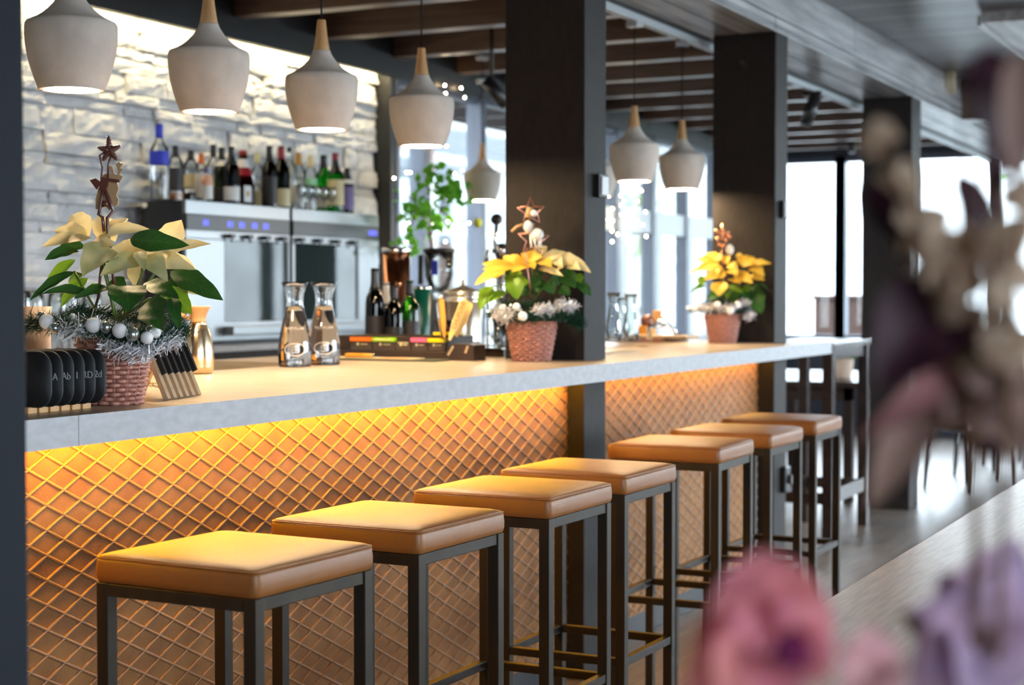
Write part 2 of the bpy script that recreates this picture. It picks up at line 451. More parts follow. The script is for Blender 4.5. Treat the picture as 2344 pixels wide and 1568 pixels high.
        if sol:
            md = o.modifiers.new('thickness', 'SOLIDIFY'); md.thickness = sol; md.offset = 0
        return o

def tag(o, label, cat, group=None, kind=None):
    if label: o['label'] = label
    if cat: o['category'] = cat
    if group: o['group'] = group
    if kind: o['kind'] = kind
    return o

def thing(name, label, cat, loc=(0, 0, 0), rz=0.0, group=None):
    o = bpy.data.objects.new(name, None); COL.objects.link(o)
    o.empty_display_size = 0.05
    o.location = loc; o.rotation_euler = (0, 0, rz)
    return tag(o, label, cat, group)

def struct(o, label=None, cat=None):
    o['kind'] = 'structure'
    if label: o['label'] = label
    if cat: o['category'] = cat
    return o

def copy_tree(o, parent=None):
    c = o.copy(); COL.objects.link(c)
    if parent: c.parent = parent
    for ch in list(o.children): copy_tree(ch, c)
    return c

def place(src, used, loc, rz, label, group):
    o = src if not used else copy_tree(src)
    o.location = loc; o.rotation_euler = (0, 0, rz); o['label'] = label; o['group'] = group
    return o

def text_mesh(name, s, size, m, M4, parent=None, depth=0.0004, align='CENTER'):
    cu = bpy.data.curves.new(name, 'FONT'); cu.body = s; cu.size = size; cu.extrude = depth
    cu.align_x = align; cu.align_y = 'CENTER'
    tmp = bpy.data.objects.new(name, cu); COL.objects.link(tmp)
    dg = bpy.context.evaluated_depsgraph_get(); dg.update()
    me = bpy.data.meshes.new_from_object(tmp.evaluated_get(dg))
    bpy.data.objects.remove(tmp)
    me.materials.clear(); me.materials.append(MATS[m])
    o = bpy.data.objects.new(name, me); COL.objects.link(o)
    o.matrix_world = M4
    if parent:
        o.parent = parent; o.matrix_parent_inverse = Matrix.Identity(4)
    return o

def frame_of(right, up, loc):
    """matrix with local x = right, local y = up (text faces right x up)"""
    r = Vector(right).normalized(); u = Vector(up).normalized(); n = r.cross(u)
    return Matrix(((r.x, u.x, n.x, loc[0]), (r.y, u.y, n.y, loc[1]), (r.z, u.z, n.z, loc[2]), (0, 0, 0, 1)))

def rnd(a, b): return random.uniform(a, b)

# ---------------------------------------------------------------- room shell
TOP = 1.075
struct(MB().box(-2.7, 7.2, -2.6, 15.1, -0.1, 0.0).build('floor', 'floor_wood'))
struct(MB().box(-0.16, 7.2, -2.6, 11.3, 2.72, 2.85).build('ceiling', 'plank_ceiling'), None, None)
struct(MB().box(-2.8, 7.2, -2.6, 15.3, 2.86, 3.0).build('ceiling_slab', 'dark_ceiling'))
struct(MB().box(-2.7, 4.4, -2.75, -2.6, 0.0, 2.86).box(6.2, 7.2, -2.75, -2.6, 0.0, 2.86).box(4.4, 6.2, -2.75, -2.6, 0.0, 0.4).box(4.4, 6.2, -2.75, -2.6, 2.55, 2.86).build('wall_back', 'dark_wall'))
wb = thing('window_30', None, None, (5.3, -2.67, 0.4)); wb['kind'] = 'structure'
MB().box(-0.9, -0.83, -0.05, 0.05, 0, 2.15).box(0.83, 0.9, -0.05, 0.05, 0, 2.15).box(-0.03, 0.03, -0.05, 0.05, 0, 2.15).build('window_frame', 'window_frame', wb)
MB().box(-0.83, 0.83, -0.003, 0.003, 0, 2.15).build('pane', 'pane_glass', wb)

# ledge-stone wall behind the bar, every stone its own relief in one mesh
st = MB(); z = 0.0; rr = random.Random(3)
XW = -2.735
while z < 2.62:
    h = rr.choice((0.05, 0.065, 0.075, 0.09, 0.11)); y = 0.6 - rr.random() * 0.3
    while y < 7.93:
        L = rr.choice((0.14, 0.2, 0.28, 0.36, 0.5)); y1 = min(y + L, 7.93 + rr.random() * 0.03)
        dx = rr.uniform(0.0, 0.026); tz = rr.uniform(-0.004, 0.018); ty = rr.uniform(-0.014, 0.014)
        g = 0.0015; b = len(st.v); ny, nz = 8, 4
        for i in range(ny + 1):
            for k in range(nz + 1):
                u, q = i / ny, k / nz
                edge = rr.uniform(0.003, 0.010) if (i in (0, ny) or k in (0, nz)) else 0.0
                st.v.append(Vector((XW + dx + tz * (0.5 - q) + ty * (u - 0.5) - edge + rr.uniform(-0.005, 0.005),
                                    y + g + (y1 - y - 2 * g) * u, z + g + (h - 2 * g) * q)))
        for i in range(ny):
            for k in range(nz):
                a = b + i * (nz + 1) + k
                st.face((a, a + nz + 1, a + nz + 2, a + 1), False)
        b2 = len(st.v)
        for yy, zz in ((y + g, z + g), (y1 - g, z + g), (y1 - g, z + h - g), (y + g, z + h - g)):
            st.v.append(Vector((XW - 0.03, yy, zz)))
        lo = [b + i * (nz + 1) for i in range(ny + 1)]; hi = [b + i * (nz + 1) + nz for i in range(ny + 1)]
        st.face([b2, b2 + 1] + lo[::-1]); st.face([b2 + 3, b2 + 2] + hi[::-1])
        st.face([b2, b2 + 3] + [b + k for k in range(nz, -1, -1)]); st.face([b2 + 1, b2 + 2] + [b + ny * (nz + 1) + k for k in range(nz, -1, -1)])
        y = y1
    z += h
st.box(XW - 0.12, XW - 0.02, -2.6, 7.95, 0, 2.86)
struct(st.build('wall_left', 'stone'), 'pale grey ledge stone wall behind the bar lit from its top edge', 'wall')
struct(MB().box(-2.80, -2.635, 7.95, 8.01, 0, 2.6).build('trim_1', 'black_paint'))
# black fascia above the stone wall, with a glowing strip tucked behind its lower edge
fas = struct(MB().box(-2.62, -2.575, -2.6, 15.0, 2.497, 2.86).box(-2.8, -2.62, -2.6, 15.0, 2.60, 2.86).build('trim_2', 'black_paint'))
MB().box(-2.640, -2.622, 0.6, 7.93, 2.530, 2.555).build('cove_strip', 'cove_glow', fas)

# main beam over the columns
bm_ = MB().box(-0.50, -0.160, -2.6, 15.0, 2.467, 2.53).box(-0.495, -0.164, -2.6, 15.0, 2.53, 2.536).box(-0.50, -0.158, -2.6, 15.0, 2.536, 2.72)
bm = struct(bm_.build('beam', 'beam_wood', bevel=0.003), 'long grey washed timber beam resting on the black columns', 'beam')
MB().box(-0.334, -0.330, 1.0, 15.0, 2.464, 2.467).build('board_joint', 'black_paint', bm)
jt = MB().box(-0.163, -0.1585, -2.6, 15.0, 2.529, 2.537)
for k in range(9): jt.box(-0.1585, -0.1575, 3.0 + 1.37 * k, 3.006 + 1.37 * k, 2.47 if k % 2 else 2.54, 2.53 if k % 2 else 2.718)
jt.build('board_joint', 'black_paint', bm)
struct(MB().box(-0.160, 7.2, 11.30, 11.5, 2.465, 2.72).build('crossbeam', 'joist_wood', bevel=0.004), 'dark crossbeam meeting the far end of the plank ceiling', 'beam')
struct(MB().box(0.47, 0.95, 8.55, 11.3, 2.665, 2.72).box(0.455, 0.475, 8.53, 11.3, 2.65, 2.70).build('trim_3', 'beam_wood'), 'grey boxed duct along the plank ceiling', 'trim')
struct(MB().box(-0.155, 7.2, 11.5, 15.0, 2.60, 2.72).build('ceiling_end', 'joist_wood'))
# joists of the bar ceiling
for k in range(-3, 12):
    y = 6.40 + 0.74 * k
    j = MB().box(-2.575, -0.585, y, y + 0.10, 2.60, 2.86).build('joist', 'joist_wood', bevel=0.004)
    struct(j); j['group'] = 'ceiling joists over the bar'
# lamp track beside the beam
tr = thing('lamp_track', 'black lamp track running along the grey timber beam above the counter', 'lamp track', (-0.54, 5.5, 2.45))
MB().box(-0.035, 0.035, -4.5, 9.0, 0.012, 0.15).build('housing', 'black_paint', tr)
MB().box(-0.022, 0.012, -4.5, 9.0, -0.02, 0.012).build('rail', 'pale_frame', tr, bevel=0.002)  # pale colour stands in for the light along the track's lower edge

# columns
def column(name, y0, y1, x0=-0.458, x1=-0.163, label=None):
    o = MB().box(x0, x1, y0, y1, 0.0, 2.467).build(name, 'column_paint', bevel=0.004)
    return struct(o, label, 'column')
column('column', 5.02, 5.205, label='black square column standing on the counter behind the middle poinsettia')
column('column', 7.135, 7.32, label='black square column near the far end of the counter')
column('column', 9.83, 10.08, label='black square column beyond the bar stools at the end of the bar')
c1 = column('column', 1.15, 1.525, 0.16, 0.640,  label='dark blue-black column cutting across the near end of the bar')
c1.data.materials.clear(); c1.data.materials.append(MATS['navy_paint'])

# far wall, side windows
def mullion(wn, p, x0, x1, y0, y1, z0, z1, m='window_frame'):
    return MB().box(x0, x1, y0, y1, z0, z1).build(wn, m, p, bevel=0.003)
fw = struct(MB().box(-2.7, 7.2, 15.0, 15.15, 0.0, 0.86).box(-2.7, 7.2, 15.0, 15.15, 2.56, 2.86).build('wall_far', 'dark_wall'))
xs = [-2.66, -1.98, -0.585, 0.8, 2.2, 3.6, 5.0, 6.4, 7.15]
for i in range(len(xs) - 1):
    a, b = xs[i], xs[i + 1]
    wdw = thing('window_%d' % (i + 1), None, None, ((a + b) / 2, 15.05, 0.86)); wdw['kind'] = 'structure'
    hw = (b - a) / 2
    f = MB().box(-hw - 0.05, -hw + 0.05, -0.06, 0.06, 0, 1.70).box(hw - 0.05, hw + 0.05, -0.06, 0.06, 0, 1.70)
    f.box(-hw + 0.05, hw - 0.05, -0.04, 0.05, 0, 0.05).box(-hw + 0.05, hw - 0.05, -0.04, 0.05, 1.65, 1.70)
    f.build('window_frame', 'window_frame', wdw)
    MB().box(-hw + 0.05, hw - 0.05, 0.0, 0.006, 0.05, 1.65).build('pane', 'pane_glass', wdw)
sw = struct(MB().box(-2.80, -2.64, 8.01, 15.0, 0.0, 0.90).build('wall_side', 'dark_wall'))
ys = [8.01, 8.36, 9.07, 9.79, 10.52, 11.25, 11.98, 12.72, 13.46, 14.2, 15.0]
for i in range(len(ys) - 1):
    a, b = ys[i], ys[i + 1]
    wdw = thing('window_%d' % (i + 9), None, None, (-2.68, (a + b) / 2, 0.90)); wdw['kind'] = 'structure'
    hw = (b - a) / 2; H = 1.62
    f = MB().box(-0.05, 0.05, -hw, -hw + 0.035, 0, H).box(-0.05, 0.05, hw - 0.035, hw, 0, H)
    f.box(-0.04, 0.04, -hw + 0.035, hw - 0.035, 0, 0.04).box(-0.04, 0.04, -hw + 0.035, hw - 0.035, H - 0.05, H)
    f.build('window_frame', 'window_frame', wdw)
    if b > 10.6:
        MB().box(-0.035, 0.035, -hw + 0.035, hw - 0.035, 0.86, 1.03).build('transom', 'pale_frame', wdw)  # reflection and haze across this band are put into its pale colour
        MB().box(0.035, 0.05, -hw + 0.035, -hw + 0.15, 0.04, 0.86).build('casement_edge', 'pale_frame', wdw)
    MB().box(-0.003, 0.003, -hw + 0.035, hw - 0.035, 0.04, H - 0.05).build('pane', 'pane_glass', wdw)
# window wall on the guests' side of the room (behind and right of the camera): sill, head, posts, glass
struct(MB().box(7.1, 7.25, 0.8, 5.1, 0.0, 2.86).box(7.1, 7.25, -2.6, -2.0, 0.0, 2.86).box(7.1, 7.25, -2.0, 0.8, 0.0, 0.25).box(7.1, 7.25, -2.0, 0.8, 2.6, 2.86).box(7.1, 7.25, 5.1, 15.0, 0.0, 0.25).box(7.1, 7.25, 5.1, 15.0, 2.60, 2.86).build('wall_right', 'dark_wall'))
for i in range(6):
    a = 5.1 + 1.98 * i if i < 5 else -1.6  # the last window is unseen, added near the camera to light the flowers
    wdw = thing('window_%d' % (i + 19), None, None, (7.17, a + 0.99, 0.25)); wdw['kind'] = 'structure'
    MB().box(-0.05, 0.05, -0.99, -0.93, 0, 2.35).box(-0.05, 0.05, 0.93, 0.99, 0, 2.35).build('window_frame', 'window_frame', wdw)
    MB().box(-0.003, 0.003, -0.93, 0.93, 0, 2.35).build('pane', 'pane_glass', wdw)

# outside
struct(MB().box(-40, 40, -30, 60, -0.25, -0.12).build('ground', 'outdoor_ground'))
hb = thing('outdoor_building', 'pale grey boarded building outside the windows behind the bar', 'building', (-7.2, 16.0, -0.12))
MB().box(-1.0, 0.0, -9.0, 16.0, 2.0, 6.0).build('siding', 'outdoor_siding', hb)
MB().box(-1.0, -0.02, -9.0, 16.0, 0.0, 2.0).build('brown_base', 'outdoor_brown', hb)
for yy in (-6.4, -3.1, 0.2, 3.5, 6.8, 10.1): MB().box(0.0, 0.16, yy, yy + 0.2, 0.0, 3.6).build('post', 'outdoor_brown', hb)
for yy in (-5.2, -1.9, 1.2, 4.6, 8.2): MB().box(0.0, 0.05, yy, yy + 0.9, 0.1, 1.9).build('door', 'outdoor_white', hb)
struct(MB().box(-4.6, -2.8, 7.6, 15.3, 2.75, 2.9).build('shade_roof', 'outdoor_brown'))  # unseen overhang, added to dim the daylight outside the side windows
tw = thing('retaining_wall', 'bright stone retaining wall outside the far windows', 'wall', (0, 24.0, -0.12)); tw['kind'] = 'structure'
MB().box(-14, 14, 0, 1.0, 0, 3.4).build('stone_face', 'outdoor_stone', tw)
for k, x in enumerate((at(1898, 700, 1, 17.4).x, at(1962, 700, 1, 17.4).x + 0.05)):
    y = 17.4
    pb = thing('wooden_planter', ('brown wooden planter outside the first far window', 'brown wooden planter outside behind the dark post of the far windows')[k], 'planter', (x, y, -0.12), 0, 'outdoor planters')
    MB().box(-0.11 - 0.06 * k, 0.11 + 0.06 * k, -0.2, 0.2, 0, 1.35).build('box', 'outdoor_brown', pb, bevel=0.01)
    MB().box(-0.13 - 0.06 * k, 0.13 + 0.06 * k, -0.22, 0.22, 1.35, 1.40).build('rim', 'outdoor_brown', pb, bevel=0.01)
tt = thing('outdoor_tree', 'green tree outside the far windows behind the dark flowers', 'tree', (0.25, 21.0, -0.12))
MB().tube([(0, 0, 0), (0.05, 0, 1.2), (0.0, 0.1, 2.4)], [0.12, 0.09, 0.05], 10).build('trunk', 'stem_brown', tt)
lf = MB(); rr = random.Random(5)
for k in range(420):
    a, b_, c_ = rr.gauss(0, 0.75), rr.gauss(0, 0.5), rr.gauss(2.2, 0.6)
    p = Vector((a, b_, max(0.9, c_))); t = p + Vector((rr.uniform(-.2, .2), rr.uniform(-.2, .2), rr.uniform(-.15, .1)))
    lf.leaf(p, t, 0.11, nl=3, nw=2)
lf.build('foliage', 'outdoor_leaf', tt)

# ---------------------------------------------------------------- the bar counter
bar = thing('bar_counter', 'long bar counter with oak worktop, grey edge and copper diamond-quilted front', 'bar counter', (0, 4.5, 0))
def bb(m, x0, x1, y0, y1, z0, z1): m.box(x0, x1, y0 - 4.5, y1 - 4.5, z0, z1); return m
wt = MB(); UND = TOP - 0.056
bb(wt, -0.160, -0.004, 1.55, 7.49, UND, TOP)
bb(wt, -0.461, -0.160, 1.55, 5.017, UND, TOP); bb(wt, -0.461, -0.160, 5.208, 7.132, UND, TOP); bb(wt, -0.461, -0.160, 7.323, 7.49, UND, TOP)
bb(wt, -0.84, -0.461, 1.2, 4.45, UND, TOP); bb(wt, -1.30, -0.461, 4.45, 7.49, UND, TOP)
wt.build('worktop', 'worktop', bar)
ed = MB(); ysplit = at(180, 960, 0, 0.0).y
bb(ed, -0.004, 0.0, 1.55, ysplit - 0.0008, UND, TOP + 0.0003); bb(ed, -0.004, 0.0, ysplit + 0.0008, 7.49, UND, TOP + 0.0003)
bb(ed, -1.30, 0.0, 7.49, 7.494, UND, TOP + 0.0003)
ed.build('edge_band', 'concrete_edge', bar)
ca = MB(); bb(ca, -0.80, -0.47, 1.55, 7.3, 0.0, UND - 0.002); bb(ca, -0.47, -0.30, 1.55, 5.015, 0.1, UND - 0.002); bb(ca, -0.47, -0.30, 5.21, 7.13, 0.1, UND - 0.002); bb(ca, -0.62, -0.27, 1.55, 5.015, 0.0, 0.10); bb(ca, -0.62, -0.27, 5.21, 7.13, 0.0, 0.10)
ca.build('carcass', 'black_paint', bar)
def quilt(y0, y1, xf, phase=2.559, lm='strip_glow'):
    p = MB(); bb(p, xf - 0.02, xf, y0, y1, 0.10, UND - 0.001)
    po = p.build('front_panel', 'copper_leather', bar)
    rg = MB(); z0, z1 = 0.102, UND - 0.002
    for sgn in (1, -1):
        for k in range(-90, 91):
            # z = 0.953 + sgn*0.5*(y-phase) + 0.05k, clipped to the panel
            f = lambda y: 0.953 + sgn * 0.5 * (y - phase) + 0.05 * k
            g = lambda zz: phase + (zz - 0.953 - 0.05 * k) / (0.5 * sgn)
            ya, yb = sorted((g(z0), g(z1))); ya, yb = max(ya, y0), min(yb, y1)
            if yb - ya < 0.01: continue
            rg.tube([(xf, ya - 4.5, f(ya)), (xf, yb - 4.5, f(yb))], 0.0036, 8)
    rg.build('quilt_ridges', 'copper_ridge', po)
    ls = MB(); bb(ls, xf + 0.050, xf + 0.062, y0 + 0.03, y1 - 0.03, UND - 0.012, UND - 0.003)
    ls.build('light_strip', lm, bar)
quilt(1.60, 5.018, -0.224)
quilt(5.208, 7.132, -0.240, 2.585, 'faint_strip_glow')

# ---------------------------------------------------------------- bar stools
def rrect(hx, hy, r, n=5):
    out = []
    for cx, cy, a0 in ((hx - r, hy - r, 0), (-hx + r, hy - r, 90), (-hx + r, -hy + r, 180), (hx - r, -hy + r, 270)):
        for i in range(n + 1):
            a = math.radians(a0 + 90 * i / n); out.append((cx + r * math.cos(a), cy + r * math.sin(a)))
    return out
def rings(m, spec, hx, hy, n=5):
    b = len(m.v); K = 4 * (n + 1)
    for ins, r, z in spec:
        for x, y in rrect(hx - ins, hy - ins, r, n): m.v.append(Vector((x, y, z)))
    for i in range(len(spec) - 1):
        for k in range(K): m.face((b + i * K + k, b + i * K + (k + 1) % K, b + (i + 1) * K + (k + 1) % K, b + (i + 1) * K + k), True)
    m.face([b + k for k in range(K)][::-1]); m.face([b + (len(spec) - 1) * K + k for k in range(K)], True)
    return m
def make_stool():
    t = thing('bar_stool', '', 'bar stool')
    hx, hy = 0.174, 0.171
    seat = rings(MB(), [(0.006, 0.012, 0.808), (0.0015, 0.014, 0.810), (-0.001, 0.016, 0.820), (-0.0015, 0.017, 0.832), (0.000, 0.016, 0.845), (0.0010, 0.015, 0.8490)], hx, hy)
    rings(seat, [(0.0010, 0.015, 0.8490), (0.0000, 0.015, 0.8500), (0.0004, 0.015, 0.8512), (0.0020, 0.015, 0.8518)], hx, hy)
    rings(seat, [(0.0020, 0.015, 0.8516), (0.006, 0.017, 0.8540), (0.014, 0.022, 0.8565), (0.030, 0.03, 0.8588), (0.06, 0.04, 0.8605), (0.11, 0.04, 0.8618), (0.155, 0.012, 0.862)], hx, hy)
    so = seat.build('seat', 'seat_leather', t)
    sm = MB()
    pts = rrect(hx - 0.0012, hy - 0.0012, 0.016, 5); L = []
    for i, p in enumerate(pts):
        q = pts[(i + 1) % len(pts)]; n = max(1, int(math.dist(p, q) / 0.006))
        for k in range(n): L.append((p[0] + (q[0] - p[0]) * k / n, p[1] + (q[1] - p[1]) * k / n))
    for i in range(0, len(L) - 1):
        a, b = Vector((*L[i], 0.8475)), Vector((*L[i + 1], 0.8475))
        sm.tube([a, a.lerp(b, 0.62)], 0.0008, 5)
    sm.build('stitching', 'stitching', so)
    lx, ly = 0.158, 0.155
    for sx, sy in ((1, -1), (1, 1), (-1, 1), (-1, -1)):
        lg = MB().box(sx * lx - 0.0125, sx * lx + 0.0125, sy * ly - 0.0125, sy * ly + 0.0125, 0.004, 0.808).build('leg', 'tube_steel', t, bevel=0.002)
        MB().box(sx * lx - 0.0115, sx * lx + 0.0115, sy * ly - 0.0115, sy * ly + 0.0115, 0.0, 0.004).build('foot_pad', 'black_plastic', lg)
    for s in (1, -1):
        MB().box(-lx + 0.0125, lx - 0.0125, s * ly - 0.0115, s * ly + 0.0095, 0.785, 0.807).build('seat_rail', 'tube_steel', t, bevel=0.0015)
        MB().box(s * lx - 0.0095, s * lx + 0.0095, -ly + 0.0125, ly - 0.0125, 0.785, 0.807).build('seat_rail', 'tube_steel', t, bevel=0.0015)
        MB().box(-lx + 0.0125, lx - 0.0125, s * ly - 0.010, s * ly + 0.010, 0.385, 0.405).build('footrest', 'tube_steel', t, bevel=0.0015)
        MB().box(s * lx - 0.010, s * lx + 0.010, -ly + 0.0125, ly - 0.0125, 0.385, 0.405).build('footrest', 'tube_steel', t, bevel=0.0015)
    return t
stool = make_stool()
ST = [(0.357, 2.345, -3, 'tan leather bar stool closest to the camera, largest in the row'),
      (0.367, 2.850, -2, 'tan leather bar stool second in the row, behind the largest one'),
      (0.378, 3.395, -1, 'tan leather bar stool third in the row from the camera'),
      (0.362, 3.865, -1, 'tan leather bar stool fourth in the row, in front of the middle column'),
      (0.322, 4.650, 1, 'tan leather bar stool fifth in the row, just beyond the middle column'),
      (0.322, 5.165, -1, 'tan leather bar stool sixth in the row, second from its far end'),
      (0.312, 5.700, 0, 'tan leather bar stool at the far end of the row, nearest the bar table')]
for i, (x, y, a, lab) in enumerate(ST): place(stool, i, (x, y, 0), math.radians(a), lab, 'bar stools along the counter')

# ---------------------------------------------------------------- pendant lamps
SH = [(0.0745, 0.0), (0.079, 0.012), (0.0845, 0.027), (0.0925, 0.052), (0.099, 0.078), (0.103, 0.103), (0.1046, 0.125), (0.1046, 0.140),
      (0.1032, 0.150), (0.1005, 0.1545), (0.0925, 0.158), (0.080, 0.164), (0.066, 0.173), (0.053, 0.184), (0.041, 0.197), (0.032, 0.210), (0.0265, 0.220), (0.0245, 0.2265)]
def make_pendant():
    t = thing('pendant_lamp', '', 'pendant lamp')
    inner = [(max(0.012, r - 0.010), z - (0.004 if z > 0.15 else 0)) for r, z in SH]
    m = MB(); m.lathe(SH + [(0.0145, 0.2265)] + inner[::-1][1:] + [SH[0]], n=48, cap=False)
    sh = m.build('lamp_shade', 'shade_concrete', t)
    MB().lathe([(0.0655, 0.004), (0.0655, 0.007)], n=40).build('diffuser', 'lamp_glow', sh)
    MB().lathe([(0.0236, 0.2266), (0.0225, 0.232), (0.0195, 0.250), (0.0165, 0.270), (0.0140, 0.292), (0.0122, 0.312), (0.0118, 0.314), (0.004, 0.3142)], n=28).build('wooden_neck', 'turned_wood', t)
    return t
pend = make_pendant()
PD = [(-0.54, 2.955, 1.766, 'concrete pendant lamp cut off by the left edge column'),
      (-0.54, 3.475, 1.767, 'concrete pendant lamp above the star pick, second from the left'),
      (-0.54, 4.007, 1.768, 'concrete pendant lamp hanging third from the left, over the bottles'),
      (-0.56, 4.625, 1.771, 'concrete pendant lamp at the end of the stone wall, before the window'),
      (-0.54, 6.390, 1.764, 'left one of the two concrete pendant lamps between the columns'),
      (-0.56, 7.010, 1.766, 'right one of the two concrete pendant lamps between the columns'),
      (-2.11, 8.050, 1.806, 'small distant concrete pendant lamp in front of the potted citrus tree'),
      (-1.35, 7.880, 1.800, 'concrete pendant lamp mostly hidden behind the middle column')]
for i, (x, y, z, lab) in enumerate(PD):
    o = place(pend, i, (x, y, z), i * 0.7, lab, 'concrete pendant lamps over the bar')
    zt = 2.430 if x > -0.6 else 2.60
    if i > 5: zt = 2.60
    c = MB().tube([(0, 0, 0.314), (0, 0, zt - z - 0.02)], 0.0028, 8).build('cord', 'cord', o)
    MB().box(-0.03, 0.03, -0.022, 0.022, zt - z - 0.024, zt - z).build('ceiling_canopy', 'plug_grey', o, bevel=0.003)

# ---------------------------------------------------------------- track spotlights
def spot(loc, aim, lab, zt):
    t = thing('track_spotlight', lab, 'spotlight', loc, 0, 'spotlights on the tracks')
    a = Vector(aim).normalized()
    MB().box(-0.05, 0.05, -0.02, 0.02, zt - loc[2] - 0.03, zt - loc[2]).build('track_adapter', 'black_plastic', t, bevel=0.003)
    MB().tube([(0, 0, zt - loc[2] - 0.03), (0, 0, 0)], 0.010, 10).build('stem', 'black_plastic', t)
    MB().tube([-a * 0.05, a * 0.11], 0.036, 24).tube([a * 0.11, a * 0.125], 0.030, 24).build('lamp_head', 'satin_black', t)
p = at(1860, 240, 0, -0.54); spot((p.x, p.y, p.z), (-0.25, -0.25, -0.9), 'black cylindrical spotlight on the track right of the far column', 2.43)
p = at(1125, 200, 0, -1.9); spot((p.x, p.y, p.z), (0.55, 0.35, -0.8), 'black spotlight tilted to the right in front of the side windows', 2.86)
p = at(1950, 318, 0, -1.75); spot((p.x, p.y, p.z), (0.05, -0.1, -0.95), 'small black spotlight far back above the end windows', 2.86)
# the white connector bar by the first spotlight
q = at(1880, 245, 0, -0.5)

# ---------------------------------------------------------------- fittings on the columns
def plate(name, lab, x, y, z, sy, sz, front='plug_grey'):
    t = thing(name, lab, 'switch', (x, y, z))
    MB().box(0, 0.022, -sy / 2, sy / 2, -sz / 2, sz / 2).build('surround', 'black_plastic', t, bevel=0.003)
    MB().box(0.022, 0.028, -sy * 0.36, sy * 0.36, -sz * 0.40, sz * 0.40).build('rocker', front, t, bevel=0.002)
plate('wall_switch', 'grey switch in a black box high on the middle column', -0.163, 5.135, 1.662, 0.075, 0.078)
plate('wall_switch', 'grey switch on the column near the far end of the counter', -0.163, 7.235, 1.677, 0.075, 0.078)
t = thing('wall_socket', 'black round-fronted socket low on the far column behind the last stools', 'socket', (-0.163, 7.265, 0.45))
MB().box(0, 0.03, -0.035, 0.035, -0.06, 0.06).build('socket_box', 'black_plastic', t, bevel=0.008)
MB().tube([(0.03, 0, 0.0), (0.05, 0, 0.0)], 0.022, 20).build('socket_cap', 'satin_black', t)
kn = at(1702, 145, 1, 7.135)
t = thing('hook', 'small dark round hook high on the far column', 'hook', (kn.x, 7.135, kn.z))
MB().tube([(0, 0, 0), (0, -0.012, 0)], 0.016, 16).build('rosette', 'black_plastic', t)
MB().tube([(0, -0.012, 0), (0, -0.03, -0.004), (0, -0.04, 0.008)], 0.005, 8).build('peg', 'black_plastic', t)
p = at(2167, 187, 0, -0.158)
t = thing('motion_sensor', 'cream motion sensor on the end of the grey timber beam', 'sensor', (-0.158, p.y, p.z))
MB().box(0, 0.06, -0.06, 0.02, -0.05, 0.06).build('sensor_body', 'cream_plastic', t, bevel=0.006)
MB().box(0, 0.05, 0.02, 0.08, -0.07, 0.03).build('sensor_lens', 'cream_plastic', t, bevel=0.006)

# ---------------------------------------------------------------- poinsettias
class View:
    """offsets seen from the front of a plant: right, up and depth at its own distance"""
    def __init__(s, depth, ox, oy, k): s.d, s.ox, s.oy, s.k = depth, ox, oy, k
    def __call__(s, X, Y, dd=0.0): return deep(s.ox + X / s.k, s.oy + Y / s.k, s.d + dd)
    def w(s, px): return px / s.k * s.d / FPX

def basket(parent, c, hb, rb, rt, rows=14):
    m = MB(); n = 14; cx, cy, cz = c
    for i in range(rows):
        t = (i + 0.5) / rows; r = rb + (rt - rb) * t; z = cz + hb * t; pts = []
        for k in range(n * 4):
            a = 2 * PI * k / (n * 4)
            rr2 = r + 0.0055 * math.cos(n / 1.0 * a + PI * (i % 2))
            pts.append((cx + rr2 * math.cos(a), cy + rr2 * math.sin(a), z + 0.0006 * math.sin(3 * a + i)))
        m.tube(pts, hb / rows * 0.54, 6, closed=True)
    for k in range(n * 3):
        a = 2 * PI * k / (n * 3)
        m.tube([(cx + rt * math.cos(a), cy + rt * math.sin(a), cz + hb - 0.002), (cx + (rt + 0.004) * math.cos(a + 0.12), cy + (rt + 0.004) * math.sin(a + 0.12), cz + hb + 0.008),
                (cx + rt * math.cos(a + 0.26), cy + rt * math.sin(a + 0.26), cz + hb + 0.003)], 0.0032, 5)
    o = m.build('basket', 'rose_wicker', parent)
    s = MB()
    for k in range(n):
        a = 2 * PI * k / n
        s.tube([(cx + rb * math.cos(a), cy + rb * math.sin(a), cz), (cx + rt * math.cos(a), cy + rt * math.sin(a), cz + hb)], 0.0028, 6)
    s.lathe([(0.001, 0.001), (rb, 0.001), (rb, 0.006), (0.001, 0.006)], c, 24)
    s.build('basket_stakes', 'rose_wicker', o)
    MB().lathe([(0.001, hb * 0.88), (rb + (rt - rb) * 0.86 - 0.004, hb * 0.88), (rb + (rt - rb) * 0.86 - 0.004, hb * 0.86), (0.001, hb * 0.86)], c, 28).build('soil', 'soil', parent)

def blades(parent, name, m, V, items, seed, lobes=0.08, up=0.55):
    r = random.Random(seed); b = MB()
    for it in items:
        bx, by, tx, ty, wd = it[:5]
        dd = it[5] if len(it) > 5 else r.uniform(-0.05, 0.03)
        db = it[6] if len(it) > 6 else r.uniform(-0.015, 0.02)
        nz = Vector((0, 0, 1)) * (it[7] if len(it) > 7 else up) - FWD + RGT * r.uniform(-0.4, 0.4)
        b.leaf(V(bx, by, db), V(tx, ty, dd), V.w(wd) * 1.14, nz, droop=r.uniform(0.05, 0.14), cup=r.uniform(0.10, 0.35), nl=12, nw=6, lobes=lobes, shape=r.uniform(0.72, 0.85), twist=r.uniform(-0.5, 0.5))
    return b.build(name, m, parent)

def stems(parent, V, paths, m='stem_green', r=0.0026):
    b = MB()
    for p in paths: b.tube([V(*q) for q in p], r, 7)
    return b.build('stems', m, parent)

